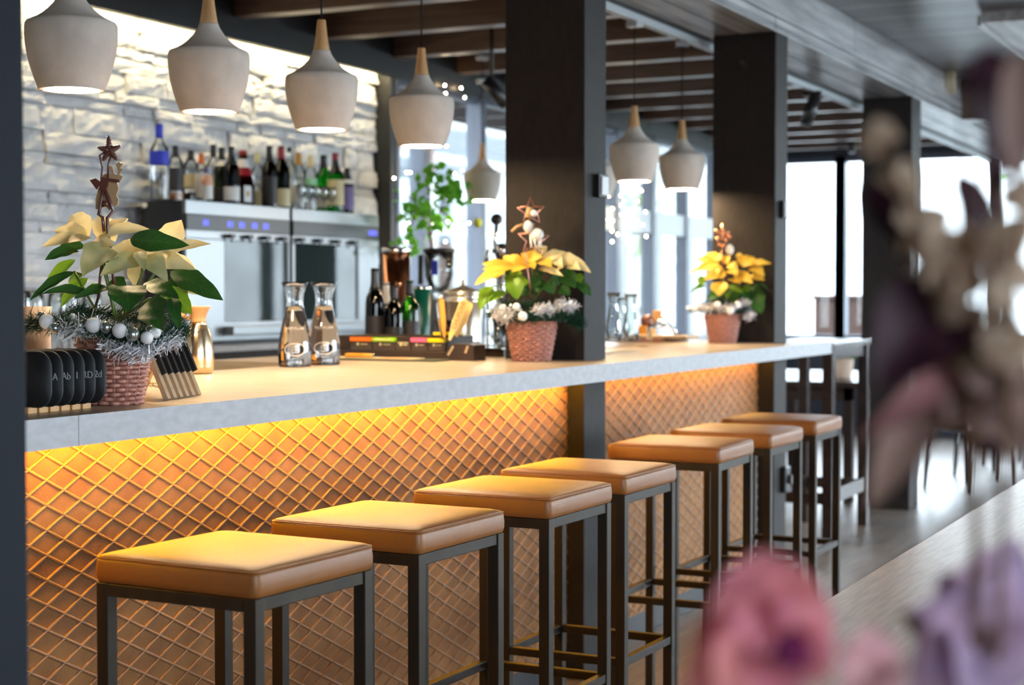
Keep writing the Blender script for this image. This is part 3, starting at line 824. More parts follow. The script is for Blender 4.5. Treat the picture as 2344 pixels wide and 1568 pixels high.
def garland(lab, V, path, seed, baubles, pine, tins, group=None, rad=0.02):
    """a pine garland with white tinsel and baubles lying round a basket; path = list of (X, Y, dd)"""
    t0 = V(*path[len(path) // 2])
    t = thing('garland', lab, 'garland', t0, 0, group)
    r = random.Random(seed); P = [V(*p) - t0 for p in path]
    def along(u):
        f = u * (len(P) - 1); i = min(int(f), len(P) - 2); return P[i].lerp(P[i + 1], f - i)
    m = MB()
    for k in range(pine):
        u = r.random(); c = along(u); d = Vector((r.gauss(0, 1), r.gauss(0, 1), r.gauss(0, 1))).normalized()
        c = c + Vector((r.gauss(0, 1), r.gauss(0, 1), r.gauss(0, 0.8))) * rad * 0.30
        e = c + d * r.uniform(0.7, 1.4) * rad
        s = d.cross(Vector((r.random(), r.random(), r.random()))).normalized() * 0.0011
        b = len(m.v); m.v += [c - s, c + s, e]; m.face((b, b + 1, b + 2))
    m.tube(P, 0.002, 5)
    m.build('pine_needles', 'pine_needles', t)
    m = MB()
    for (u0, u1, n, off) in tins:
        o = Vector(RGT * off[0] + UPV * off[1] - FWD * off[2])
        for k in range(n):
            c = along(r.uniform(u0, u1)) + o + Vector((r.gauss(0, 1), r.gauss(0, 1), r.gauss(0, 1))) * rad * 0.28
            d = Vector((r.gauss(0, 1), r.gauss(0, 1), r.gauss(0, 1))).normalized()
            e = c + d * r.uniform(0.5, 0.95) * rad
            s = d.cross(Vector((r.random(), r.random(), r.random()))).normalized() * r.uniform(0.0008, 0.0016)
            b = len(m.v); m.v += [c - s, c + s, e + s, e - s]; m.face((b, b + 1, b + 2, b + 3))
    m.build('tinsel', 'tinsel', t)
    for (X, Y, dd, rp, kind) in baubles:
        c = V(X, Y, dd) - t0
        MB().ball(c, V.w(rp), 20, 14).build('bauble', kind, t)
    return t

# --- poinsettia by the near end of the counter
P1 = View(3.30, 60, 480, 3.136)
b1 = at(262, 928, 2, TOP); b1c = Vector((-0.145, 2.625, TOP))
p1 = thing('poinsettia', 'large cream poinsettia in a rose wicker basket at the near end of the bar', 'potted plant', b1c, 0, 'poinsettias on the counter')
p1.location = (0, 0, 0)
basket(p1, b1c, 0.125, 0.049, 0.071)
P1.d = (b1c - CAM).dot(FWD)
blades(p1, 'bracts', 'cream_bract', P1, [
    (455, 185, 328, 36, 165, 0.03, 0.0, 0.2), (445, 195, 200, 152, 130, 0.0), (440, 215, 108, 270, 105, -0.05), (545, 215, 540, 45, 140, 0.05, 0.0, 0.1), (560, 195, 735, 60, 120, 0.04),
    (540, 190, 910, 150, 95, -0.06), (610, 160, 825, 128, 60, 0.05), (470, 200, 300, 240, 110, -0.07), (640, 230, 600, 60, 90, 0.06),
    (985, 275, 1115, 72, 170, 0.0, 0.0, 0.1), (950, 300, 1328, 246, 95, -0.03), (890, 350, 1220, 432, 125, -0.07), (960, 330, 1215, 420, 100, 0.03), (800, 340, 780, 560, 105, -0.05), (860, 300, 570, 335, 150, -0.03),
    (860, 310, 1040, 300, 130, -0.08), (930, 260, 910, 158, 60, 0.0), (830, 300, 700, 230, 90, 0.03), (480, 230, 640, 260, 90, -0.06), (1075, 540, 1240, 612, 75, -0.01), (1000, 280, 960, 420, 110, -0.06)], 11)
blades(p1, 'pale_bracts', 'pale_green_bract', P1, [
    (610, 275, 405, 480, 215, -0.11, -0.02, 0.25), (880, 340, 528, 476, 150, -0.10, -0.02, 0.5), (875, 320, 1018, 512, 130, -0.10, -0.03, 0.3), (800, 300, 850, 440, 80, -0.10, -0.04, 0.3)], 12)
blades(p1, 'leaves', 'green_leaf', P1, [
    (745, 215, 1172, 256, 135, -0.10, -0.04, 0.1), (345, 445, 22, 655, 80, -0.04), (440, 600, 108, 606, 85, -0.08), (380, 300, 132, 362, 95, -0.03), (590, 560, 345, 640, 70, -0.06),
    (725, 545, 735, 735, 245, -0.12, -0.05, 0.15), (885, 645, 972, 862, 195, -0.12, -0.04, 0.2), (1045, 630, 1092, 856, 90, -0.11, -0.06), (1035, 440, 1416, 652, 150, -0.06, 0.0, 0.5),
    (850, 525, 1100, 640, 130, -0.08), (1000, 520, 1198, 550, 60, -0.03), (690, 560, 610, 640, 150, -0.08), (420, 270, 240, 260, 90, 0.02), (640, 480, 700, 620, 110, 0.0), (570, 380, 640, 300, 120, 0.03)], 13)
blades(p1, 'bright_leaves', 'bright_leaf', P1, [
    (445, 490, 250, 702, 95, 0.02), (355, 360, 140, 552, 90, 0.04), (1045, 560, 1192, 748, 150, -0.02, 0.0, 0.2), (985, 520, 1035, 650, 110, 0.03), (540, 550, 420, 600, 70, 0.03), (400, 480, 300, 520, 80, 0.03)], 14)
stems(p1, P1, [[(640, 800, 0), (600, 600, 0), (555, 430, 0), (520, 250, 0)], [(660, 800, 0.01), (610, 620, 0.01), (560, 380, 0.01)], [(640, 790, -0.01), (760, 620, -0.02), (830, 440, -0.02), (870, 330, -0.02)],
                [(680, 800, 0), (850, 560, 0), (960, 400, 0.0), (990, 290, 0)], [(660, 790, -0.01), (880, 640, -0.03), (1010, 620, -0.03)], [(500, 720, 0.0), (430, 600, -0.01), (345, 446, -0.01)], [(700, 790, 0), (730, 560, -0.04)], [(420, 470, 0), (340, 445, 0)]])
stems(p1, P1, [[(490, 720, 0.0), (520, 620, 0.0), (530, 480, 0), (545, 380, 0.0)]], 'stem_brown', 0.003)
gp = [(0, 840, 0.0), (120, 800, -0.02), (260, 830, -0.05), (400, 850, -0.07), (540, 860, -0.08), (700, 900, -0.085), (850, 920, -0.08), (960, 900, -0.06), (1060, 880, -0.03), (1130, 880, 0.02), (1000, 800, 0.05), (750, 770, 0.07), (450, 740, 0.07), (330, 740, 0.05)]
garland('silver tinsel and pine garland round the basket of the large near poinsettia', P1, gp, 21,
        [(148, 805, -0.06, 55, 'bauble_white'), (110, 770, -0.03, 38, 'bauble_silver'), (205, 850, -0.07, 38, 'bauble_silver'), (385, 830, -0.08, 42, 'bauble_silver'), (480, 830, -0.10, 55, 'bauble_white'),
         (575, 845, -0.10, 44, 'bauble_silver'), (670, 870, -0.115, 52, 'bauble_white'), (762, 895, -0.115, 50, 'bauble_silver'), (865, 920, -0.11, 45, 'bauble_white'), (925, 880, -0.09, 42, 'bauble_white'), (890, 870, -0.09, 36, 'bauble_silver'), (335, 775, -0.03, 30, 'bauble_white')],
        6500, [(0.16, 0.25, 230, (0, -0.004, 0.016)), (0.32, 0.52, 420, (0, -0.030, 0.014)), (0.52, 0.66, 440, (0.0, -0.014, 0.014)), (0.26, 0.30, 60, (0, 0.010, 0.010))], None, 0.026)

# --- poinsettia in front of the middle column
P2 = View(5.5, 860, 440, 3.409)
b2c = Vector((-0.300, 4.90, TOP)); P2.d = (b2c - CAM).dot(FWD)
p2 = thing('poinsettia', 'yellow-lit poinsettia in a wicker basket before the middle column', 'potted plant', (0, 0, 0), 0, 'poinsettias on the counter')
basket(p2, b2c, 0.122, 0.056, 0.079)
blades(p2, 'bracts', 'lamplit_bract', P2, [
    (1010, 605, 770, 727, 100, -0.06), (1040, 580, 828, 562, 80, -0.02), (1080, 575, 998, 497, 90, 0.03), (1130, 560, 1058, 485, 70, 0.03), (1100, 590, 832, 604, 90, -0.07), (1190, 585, 1060, 625, 110, -0.08),
    (1210, 540, 1232, 450, 80, 0.04), (1200, 560, 1075, 555, 100, -0.02), (1230, 560, 1130, 480, 90, 0.0), (1180, 530, 1300, 500, 90, -0.03), (1160, 575, 1240, 600, 100, -0.09), (1260, 545, 1375, 590, 110, -0.07)], 31)
blades(p2, 'pale_bracts', 'cream_bract', P2, [
    (1250, 500, 1330, 420, 90, 0.03), (1285, 540, 1490, 468, 80, -0.02), (1395, 520, 1640, 558, 95, -0.04), (1450, 545, 1682, 630, 95, -0.06), (1450, 525, 1395, 462, 70, 0.02), (1500, 570, 1600, 610, 80, -0.08),
    (1265, 600, 1465, 656, 65, -0.08), (1380, 500, 1462, 592, 80, -0.06), (1470, 530, 1560, 500, 80, 0.03), (1500, 560, 1420, 610, 70, -0.06), (1520, 545, 1640, 600, 80, 0.0)], 32)
blades(p2, 'leaves', 'green_leaf', P2, [
    (1245, 640, 1310, 640, 90, 0.0), (1450, 620, 1562, 750, 125, -0.04), (1570, 700, 1682, 815, 75, -0.01), (1440, 735, 1516, 806, 90, -0.02), (1310, 680, 1190, 800, 110, 0.0), (1330, 700, 1395, 792, 100, -0.02), (1250, 660, 1230, 740, 110, 0.0),
    (1130, 640, 980, 615, 70, 0.0), (1370, 660, 1440, 720, 110, 0.0), (1200, 740, 1120, 810, 90, 0.0)], 33)
blades(p2, 'bright_leaves', 'bright_leaf', P2, [
    (1065, 670, 1102, 842, 130, -0.08, -0.04, 0.2), (1170, 670, 1080, 740, 90, -0.06), (905, 735, 812, 928, 105, -0.07), (1025, 780, 848, 872, 75, -0.07), (1050, 650, 1030, 720, 80, -0.02), (1560, 640, 1605, 712, 75, -0.01), (1110, 600, 1060, 660, 90, -0.03)], 34)
stems(p2, P2, [[(1240, 830, 0), (1225, 700, 0), (1220, 600, 0)], [(1240, 830, 0), (1330, 720, 0), (1430, 620, 0)], [(1230, 830, 0), (1130, 720, -0.01), (1090, 600, -0.01)], [(1060, 760, -0.03), (1000, 725, -0.04), (905, 735, -0.04)], [(1230, 760, 0), (1130, 770, -0.03), (1025, 780, -0.04)]])
garland('white flower and pine garland round the basket of the middle poinsettia', P2,
        [(900, 960, 0.0), (960, 940, -0.05), (1060, 970, -0.08), (1180, 980, -0.09), (1300, 960, -0.085), (1420, 960, -0.05), (1520, 980, -0.01), (1600, 1040, 0.0), (1500, 900, 0.05), (1250, 880, 0.08), (980, 880, 0.05)], 22,
        [(1148, 968, -0.12, 36, 'bauble_white'), (1100, 895, -0.10, 30, 'bauble_white'), (1060, 890, -0.08, 22, 'bauble_silver'), (1000, 898, -0.09, 22, 'bauble_white'), (1125, 920, -0.10, 22, 'bauble_silver')],
        5200, [(0.08, 0.22, 420, (-0.004, 0.006, 0.012)), (0.36, 0.46, 300, (0.0, 0.018, 0.012)), (0.50, 0.62, 330, (0.0, 0.036, 0.012)), (0.10, 0.16, 200, (0, -0.01, 0.015))], None, 0.026)

# --- poinsettia at the far end of the counter
P3 = View(7.5, 1540, 480, 4.9)
b3c = Vector((-0.375, 7.04, TOP)); P3.d = (b3c - CAM).dot(FWD)
p3 = thing('poinsettia', 'small far poinsettia glowing yellow beside the last counter column', 'potted plant', (0, 0, 0), 0, 'poinsettias on the counter')
basket(p3, b3c, 0.122, 0.054, 0.076)
blades(p3, 'bracts', 'lamplit_bract', P3, [
    (520, 610, 250, 690, 120, -0.06), (480, 580, 255, 565, 90, 0.0), (520, 590, 370, 490, 130, 0.03), (560, 590, 640, 520, 100, 0.0), (480, 640, 180, 712, 60, -0.03), (580, 690, 340, 790, 140, -0.10), (600, 700, 720, 730, 120, -0.10),
    (530, 810, 518, 968, 175, -0.12, -0.08, 0.1), (640, 600, 720, 690, 110, -0.06), (760, 690, 720, 820, 130, -0.09), (780, 640, 920, 535, 130, 0.0), (840, 620, 1110, 605, 80, -0.05), (860, 660, 1025, 760, 140, -0.08), (720, 560, 830, 610, 120, 0.02),
    (700, 740, 900, 830, 130, -0.11), (830, 760, 1035, 795, 90, -0.06), (640, 780, 760, 830, 110, -0.11), (560, 560, 470, 520, 90, 0.04), (700, 520, 790, 560, 90, 0.04), (450, 660, 510, 740, 70, -0.09)], 41)
blades(p3, 'leaves', 'green_leaf', P3, [(880, 870, 1000, 1170, 190, -0.05), (1000, 790, 1140, 920, 90, 0.0), (560, 930, 380, 1010, 120, -0.05), (370, 850, 200, 935, 60, -0.03), (640, 900, 720, 1040, 150, -0.05), (780, 880, 830, 1020, 140, -0.03), (900, 850, 1050, 980, 110, 0.03), (600, 860, 500, 980, 120, -0.04)], 42)
blades(p3, 'bright_leaves', 'bright_leaf', P3, [(340, 740, 300, 850, 90, 0.0), (620, 850, 800, 940, 70, -0.06), (600, 900, 610, 1000, 70, -0.06), (820, 840, 850, 930, 80, -0.04)], 43)
stems(p3, P3, [[(600, 1120, 0), (590, 900, 0), (560, 650, 0)], [(620, 1120, 0), (740, 860, 0), (800, 680, 0)]])
garland('white flower garland round the basket of the small far poinsettia', P3,
        [(200, 1120, 0.02), (320, 1110, -0.04), (480, 1130, -0.07), (640, 1140, -0.08), (780, 1130, -0.05), (860, 1130, -0.02), (780, 1060, 0.06), (520, 1030, 0.07), (300, 1060, 0.04)], 23,
        [(240, 1110, -0.06, 40, 'bauble_white'), (640, 1130, -0.10, 46, 'bauble_white'), (500, 1070, -0.09, 40, 'bauble_white'), (730, 1065, -0.08, 40, 'bauble_white')],
        1800, [(0.0, 0.2, 300, (0, 0.004, 0.012)), (0.2, 0.42, 420, (0, 0.012, 0.012)), (0.54, 0.64, 420, (0.004, -0.02, 0.012)), (0.5, 0.6, 200, (0, 0.03, 0.0))], None, 0.026)

# ---------------------------------------------------------------- ornaments stuck in the plants
def starpts(c, R, r, n=5, rot=PI / 2):
    out = []
    for i in range(2 * n):
        a = rot + PI * i / n; q = R if i % 2 == 0 else r
        out.append(c + RGT * (q * math.cos(a)) + UPV * (q * math.sin(a)))
    return out
VM = Matrix(((RGT.x, FWD.x, UPV.x, 0), (RGT.y, FWD.y, UPV.y, 0), (RGT.z, FWD.z, UPV.z, 0), (0, 0, 0, 1)))
def figure(V, pts, th, dd, parent, name, m):
    c = V(*pts[0], dd); poly = []
    for X, Y in pts:
        v = V(X, Y, dd) - c; poly.append((v.dot(RGT), v.dot(UPV)))
    return MB().prism(poly, th, Matrix.Translation(c) @ VM).build(name, m, parent)

O1 = View(P1.d - 0.01, 120, 300, 6.533)
g = thing('star_pick', 'brown wicker star and wooden reindeer on a stick in the near poinsettia', 'ornament', (0, 0, 0))
c = O1(850, 290); R1 = O1.w(205)
sm = MB()
for i in range(5):
    a = PI / 2 + 0.06 + 2 * PI * i / 5; tip = c + (RGT * math.cos(a) + UPV * math.sin(a)) * R1 * (1.1 if i == 0 else 0.9)
    sm.tube([c, c.lerp(tip, 0.5), tip], [0.0062, 0.0045, 0.0012], 8)
    for k in range(7):
        q = c.lerp(tip, 0.2 + 0.11 * k); d = (tip - c).normalized()
        e1 = d.cross(FWD).normalized(); rr2 = 0.0072 * (1 - 0.1 * k)
        sm.tube([q + (e1 * math.cos(b_) + FWD * math.sin(b_)) * rr2 + d * 0.001 * math.sin(b_) for b_ in [2 * PI * j / 8 for j in range(8)]], 0.0012, 5, closed=True)
sm.build('wicker_star', 'brown_ornament', g)
wr = MB()
wr.tube([O1(780, 320), O1(705, 365), O1(745, 540), O1(735, 680), O1(750, 780)], 0.0022, 6)
wr.tube([O1(870, 380), O1(835, 500), O1(830, 700)], 0.0022, 6)
wr.tube([O1(840, 110), O1(870, 120), O1(865, 160), O1(830, 150)], 0.001, 5)
wr.tube([O1(760, 880), O1(740, 1000), O1(690, 1250), O1(750, 1290), O1(770, 1500)], 0.0034, 7)
wr.tube([O1(760, 800), O1(850, 1020), O1(910, 1200), O1(820, 1300), O1(830, 1500), O1(905, 2100), O1(930, 2400)], 0.0036, 7)
wr.tube([O1(750, 1080), O1(840, 1100)], 0.006, 8)
wr.build('wire_legs', 'brown_ornament', g)
figure(O1, [(720, 690), (800, 640), (890, 640), (860, 560), (850, 520), (905, 540), (925, 640), (970, 660), (985, 600), (950, 490), (980, 480), (1000, 460), (1030, 490), (1055, 490), (1015, 560), (1055, 570), (1000, 650), (1050, 680), (1030, 730), (960, 730), (990, 860), (960, 960), (990, 1020), (980, 1100), (900, 1140), (860, 1190), (800, 1120), (740, 1150), (650, 1170), (650, 1020), (690, 860), (720, 820)], 0.006, 0.012, g, 'wooden_reindeer', 'cut_wood')
figure(O1, [(565, 740), (650, 710), (720, 760), (740, 690), (800, 700), (1010, 730), (1000, 770), (840, 740), (830, 820), (800, 880), (720, 880), (700, 800), (660, 870)], 0.008, 0.0, g, 'brown_saddle', 'brown_ornament')

O2 = View(P2.d - 0.02, 860, 440, 3.409)
g = thing('star_pick', 'rose wire stars with a fluffy white toy deer in the middle poinsettia', 'ornament', (0, 0, 0))
wr = MB()
for (cx_, cy_, R, rot) in ((1212, 150, 108, 1.62), (1230, 370, 125, 1.50)):
    wr.tube(starpts(O2(cx_, cy_), O2.w(R), O2.w(R * 0.45), 5, rot), 0.0034, 7, closed=True)
wr.tube([O2(1180, 430), O2(1165, 480), O2(1190, 640), O2(1215, 840)], 0.0025, 6)
wr.build('wire_stars', 'rose_metal', g)
wr = MB().tube([O2(1060, 310), O2(1100, 270), O2(1150, 250)], 0.0045, 8).tube([O2(1190, 200), O2(1205, 120)], 0.012, 8)
wr.build('wooden_trim', 'cut_wood', g)
an = MB(); cB = O2(1255, 330, -0.01)
an.ball(cB, O2.w(55), 16, 12, (1.05, 0.8, 0.85)).ball(O2(1190, 270, -0.015), O2.w(38), 14, 10, (0.8, 0.8, 1.25)).ball(O2(1235, 165, -0.012), O2.w(26), 14, 10)
for (x0, x1) in ((1210, 1215), (1235, 1250), (1270, 1275), (1290, 1285)): an.tube([O2(x0, 350, -0.01), O2(x1, 432, -0.012)], 0.0035, 8)
r = random.Random(4)
for k in range(500):
    cc, rad_ = ((cB, 52) if k % 2 else (O2(1190, 265, -0.015), 38)); d = Vector((r.gauss(0, 1), r.gauss(0, 1), r.gauss(0, 1))).normalized()
    q = cc + d * O2.w(rad_) * 0.9; e = q + (d + Vector((0, 0, -0.3))) * O2.w(14); s = d.cross(Vector((r.random(), r.random(), r.random()))).normalized() * 0.0007
    b = len(an.v); an.v += [q - s, q + s, e]; an.face((b, b + 1, b + 2))
an.build('fluffy_deer', 'white_fluff', g)

O3 = View(P3.d - 0.02, 1540, 480, 4.9)
g = thing('star_pick', 'copper star ornament in the small far poinsettia', 'ornament', (0, 0, 0))
sm = MB(); c = O3(560, 270)
for i in range(5):
    a = PI / 2 + 2 * PI * i / 5; tip = c + (RGT * math.cos(a) + UPV * math.sin(a)) * O3.w(130 if i == 0 else 100)
    sm.tube([c, c.lerp(tip, 0.5), tip], [0.012, 0.009, 0.002], 8)
for X, Y in ((500, 330), (545, 320), (590, 340), (520, 380), (570, 390), (635, 300), (490, 240)): sm.ball(O3(X, Y, -0.01), O3.w(26), 10, 8)
sm.build('copper_star', 'copper', g)
MB().tube([O3(560, 380), O3(545, 480), O3(560, 900)], 0.003, 7).build('stick', 'copper', g)
MB().ball(O3(640, 450), O3.w(50), 12, 10, (0.9, 0.9, 1.2)).build('white_tuft', 'white_fluff', g)

def rebase(t, loc):
    loc = Vector(loc)
    def rec(o):
        for ch in o.children:
            if ch.type == 'MESH': ch.data.transform(Matrix.Translation(-loc))
            rec(ch)
    rec(t); t.location = loc
rebase(p1, b1c); rebase(p2, b2c); rebase(p3, b3c)
for o in [o for o in COL.objects if o.name.startswith('star_pick')]:
    vs = [v.co for ch in o.children for v in ch.data.vertices]
    zmin = min(v.z for v in vs); low = min(vs, key=lambda v: v.z)
    rebase(o, (low.x, low.y, zmin))

# ---------------------------------------------------------------- chalkboards and easels at the near end
a_, b_ = Vector((-0.118, 2.340, 0)), Vector((-0.150, 2.545, 0))
TX = [None, 'A', 'Ab', '1', 'RD', '2d']
for i in range(6):
    y = 2.345 + 0.030 * i; x = -0.135
    t = thing('chalkboard_sign', ('small black chalkboard sign, %s in the stack by the near column' % ('leftmost', 'second from the left', 'third from the left', 'fourth from the left', 'fifth from the left', 'rightmost, against the basket')[i]), 'chalkboard', (x, y, TOP), 0, 'stacked chalkboard signs')
    bd = rings(MB(), [(0, 0.03, -0.003), (0, 0.03, 0.003)], 0.075, 0.052, 8)
    Mx = Matrix.Translation((0, 0, 0.064)) @ Matrix.Rotation(PI / 2, 4, 'X') @ Matrix.Rotation(0.0, 4, 'Z')
    bd.v = [Mx @ p for p in bd.v]
    bo = bd.build('board', 'chalkboard', t)
    e = MB(); pts = [Mx @ Vector((px_, py_, 0)) for px_, py_ in rrect(0.0745, 0.0515, 0.03, 8)]
    e.tube(pts, 0.0012, 5, closed=True); e.build('chalky_edge', 'board_edge', bo)
    MB().box(-0.03, 0.03, -0.012, 0.012, 0.0, 0.0125).build('wooden_foot', 'board_wood', t, bevel=0.001)
    if TX[i]:
        tm = text_mesh('chalk_writing', TX[i], 0.019, 'chalk', frame_of((1, 0, 0), (0, 0, 1), (0.061, -0.0036, 0.068)), bo)
# folding A-boards, stood one behind the other, wooden legs out in front
for i in range(6):
    f = i / 5.0
    c = Vector((-0.178, 2.785, TOP)).lerp(Vector((-0.212, 2.935, TOP)), f)
    t = thing('folding_easel', 'wooden easel with a black board behind the near basket, %s of six' % ('first from the left', 'second from the left', 'third from the left', 'fourth from the left', 'fifth from the left', 'sixth and rightmost')[i], 'easel', c, 0, 'wooden chalkboard easels behind the near basket')
    for k, s in enumerate((-1, 1)):
        # two A-frame legs per easel: front leg leans to the left going up
        p0 = Vector((0.045, s * 0.006, 0.0)); p1_ = Vector((-0.030, s * 0.006 - 0.005, 0.160))
        if s > 0: p0 = Vector((-0.115, -0.002, 0.0)); p1_ = Vector((-0.032, -0.004, 0.155))
        MB().bar(p0, p1_, 0.010, 0.012, up=(1, 0, 0)).build('leg', 'pale_board_wood' if s < 0 else 'board_wood', t)
    bd = MB().bar((0.024, 0.0, 0.050), (-0.030, -0.004, 0.164), 0.006, 0.03, up=(1, 0, 0.3))
    bd.build('board', 'chalkboard', t)
    if i in (1, 3, 5):
        ch = MB(); A = Vector((0.030, -0.012, 0.035)); B = Vector((-0.100, -0.006, 0.036))
        sag = (0.004, 0, 0.014, 0, 0.026, 0)[i - 1]
        for k in range(26):
            u = (k + 0.5) / 26; q = A.lerp(B, u) - Vector((0, 0, sag * 4 * u * (1 - u)))
            d = (B - A).normalized(); v2 = Vector((0, 0, 1)) if k % 2 else Vector((0, 1, 0))
            ch.tube([q + d * 0.0034 * math.cos(b2) + v2 * 0.0020 * math.sin(b2) for b2 in [2 * PI * j / 8 for j in range(8)]], 0.0006, 4, closed=True)
        ch.build('chain', 'brass_chain', t)

# ---------------------------------------------------------------- vessels on the counter
t = thing('thermos_jug', 'gold and silver thermos jug with flared brown top behind the near poinsettia', 'jug', (-0.765, 3.72, TOP))
S = 0.073 / 0.0385
MB().lathe([(0.033, 0), (0.0335, 0.003), (0.037, 0.006), (0.0385, 0.02), (0.0385, 0.026), (0.0395, 0.030), (0.0385, 0.055), (0.0345, 0.085), (0.028, 0.108), (0.0215, 0.122), (0.019, 0.128)], n=36).build('body', 'champagne_metal', t)
MB().lathe([(0.0195, 0.128), (0.0185, 0.132), (0.0195, 0.14), (0.024, 0.153), (0.031, 0.166), (0.031, 0.168), (0.028, 0.168), (0.018, 0.145), (0.012, 0.14), (0.001, 0.14)], n=36).build('collar', 'gold_plastic', t)
MB().tube([(-0.016, -0.012, 0.135), (-0.045, -0.03, 0.155), (-0.058, -0.04, 0.12), (-0.05, -0.035, 0.06), (-0.03, -0.02, 0.035)], 0.006, 10).build('handle', 'gold_plastic', t)
for ch in t.children: ch.scale = (1.12, 1.12, 1.12)

def carafe(loc, lab, logo):
    t = thing('water_carafe', lab, 'carafe', loc, 0, 'water carafes on the counter')
    out = [(0.040, 0.0), (0.0415, 0.004), (0.0425, 0.02), (0.043, 0.045), (0.0415, 0.065), (0.037, 0.09), (0.031, 0.12), (0.0255, 0.142), (0.0225, 0.158), (0.0220, 0.170), (0.0235, 0.186), (0.029, 0.204), (0.0345, 0.2165)]
    inn = [(max(0.0005, r - 0.0022), z + (0.006 if z < 0.01 else 0)) for r, z in out]
    m = MB().lathe(out + [(0.0335, 0.2172)] + inn[::-1] + [(0.0005, 0.008)], n=48, cap=False)
    m.face([k for k in range(48)][::-1])
    m.build('glass_body', 'carafe_glass', t)
    wz = 0.155
    wp = [(0.0005, 0.0066)] + [(r + 0.0002, z) for r, z in inn if z < wz] + [(0.0208, wz), (0.0005, wz)]
    MB().lathe(wp, n=48, cap=False).build('water', 'water', t)
    # etched oval badge and lettering wrapped round the front
    phi0 = math.atan2(-(loc[1]), CAM.x - loc[0])
    e = MB(); pts = []
    for k in range(40):
        a = 2 * PI * k / 40; ph = phi0 + 0.62 * math.cos(a); z = 0.045 + 0.0155 * math.sin(a)
        pts.append((0.0434 * math.cos(ph), 0.0434 * math.sin(ph), z))
    e.tube(pts, 0.0009, 6, closed=True)
    for k in range(3):
        pts = [(0.0434 * math.cos(phi0 + 0.4 * (j / 8 - 0.5)), 0.0434 * math.sin(phi0 + 0.4 * (j / 8 - 0.5)), 0.038 + 0.007 * k + 0.002 * math.sin(j * 1.7 + k)) for j in range(9)]
        e.tube(pts, 0.0006, 5)
    e.build('etched_badge', 'etching', t)
    word = 'METTLER'; R0 = 0.0350
    for i, chx in enumerate(word):
        ph = phi0 + (i - 3) * 0.20
        nrm = Vector((math.cos(ph), math.sin(ph), 0)); rt_ = Vector((-math.sin(ph), math.cos(ph), 0))
        text_mesh('etched_letter', chx, 0.0085, 'etching', frame_of(rt_, (0, 0, 1), nrm * (R0 + 0.0016) + Vector((0, 0, 0.0985))), t, depth=0.0002)
    for ch_ in t.children:
        ch_.matrix_basis = Matrix.Scale(1.19, 4) @ ch_.matrix_basis
    return t
carafe((-0.765, 4.20, TOP), 'glass water carafe with white lettering, the nearer one on the left', True)
carafe((-0.760, 4.355, TOP), 'glass water carafe half hidden behind the nearer carafe', True)

# tea and condiment box with coloured tabs
bx = thing('condiment_box', 'dark compartment box with orange, green, pink and yellow tabs', 'condiment box', (-0.80, 4.84, TOP))
MB().box(-0.24, 0.21, -0.012, 0.22, 0.0, 0.028).build('base', 'box_brown', bx, bevel=0.003)
MB().box(-0.24, 0.20, 0.03, 0.22, 0.028, 0.078).build('back_bin', 'box_brown', bx, bevel=0.003)
mm = MB(); fx = [-0.235, -0.175, -0.085, 0.005, 0.105, 0.195]
bins = [(-0.235, -0.180), (-0.176, -0.088), (-0.084, 0.006), (0.010, 0.098), (0.102, 0.194)]
tabs = ['strip_orange', 'strip_green', None, 'strip_pink', 'strip_yellow']
bins = [(-0.176, -0.090), (-0.086, 0.002), (0.006, 0.062), (0.066, 0.128), (0.132, 0.196)]
for (xa, xb), tb in zip(bins, tabs):
    fr_ = MB().box(xa, xb, 0.018, 0.030, 0.028, 0.058).build('bin_front', 'tray_front', bx, bevel=0.001)
    if tb: MB().box(xa, xb, 0.012, 0.030, 0.0585, 0.072).build('colour_tab', tb, bx, bevel=0.001)
    w_ = xb - xa
    mk = MB().tube([(xa + w_ * 0.35, 0.0178, 0.049), (xa + w_ * 0.35, 0.0170, 0.049)], 0.005, 14).box(xa + w_ * 0.48, xa + w_ * 0.8, 0.0172, 0.0178, 0.047, 0.050)
    if tb is None or tb == 'strip_green': mk.box(xa + w_ * 0.15, xa + w_ * 0.85, 0.0112 if tb else 0.0172, 0.0118 if tb else 0.0178, 0.063 if tb else 0.054, 0.068 if tb else 0.057)
    mk.build('white_print', 'label_cream', fr_)
ty = MB().box(0.15, 0.225, 0.02, 0.08, 0.083, 0.092).build('yellow_tab', 'strip_yellow', bx, bevel=0.001)
MB().box(0.14, 0.225, 0.02, 0.09, 0.0785, 0.083).build('lid_edge', 'box_brown', bx)
MB().lathe([(0.006, 0.083), (0.006, 0.105), (0.003, 0.112)], (0.165, 0.10, 0), 12).build('red_stopper', 'cap_red', bx)

cb = thing('cutting_board', 'thin dark cutting board with a pale top lying before the condiment box', 'cutting board', (-0.76, 4.735, TOP))
MB().box(-0.23, 0.215, -0.055, 0.055, 0.0, 0.006).build('board', 'slate_green', cb, bevel=0.002)
MB().box(-0.225, 0.12, -0.045, 0.05, 0.0062, 0.0085).build('paper_mat', 'label_cream', cb)
MB().box(0.00, 0.10, -0.044, 0.0, 0.0085, 0.0088).build('red_print', 'strip_orange', cb)
kf = thing('knife', 'small knife with an orange wooden handle on the cutting board', 'knife', (-0.845, 4.705, TOP + 0.0085))
MB().tube([(-0.055, 0, 0.0078), (-0.05, 0, 0.0078), (0.01, 0, 0.0078), (0.052, 0, 0.0078)], [0.006, 0.0075, 0.0072, 0.0066], 14).build('handle', 'knife_wood', kf)
MB().tube([(0.052, 0, 0.0078), (0.060, 0, 0.0078)], 0.0064, 14).build('ferrule', 'polished_steel', kf)
MB().box(0.060, 0.115, -0.006, 0.006, 0.006, 0.0072).build('blade', 'polished_steel', kf)

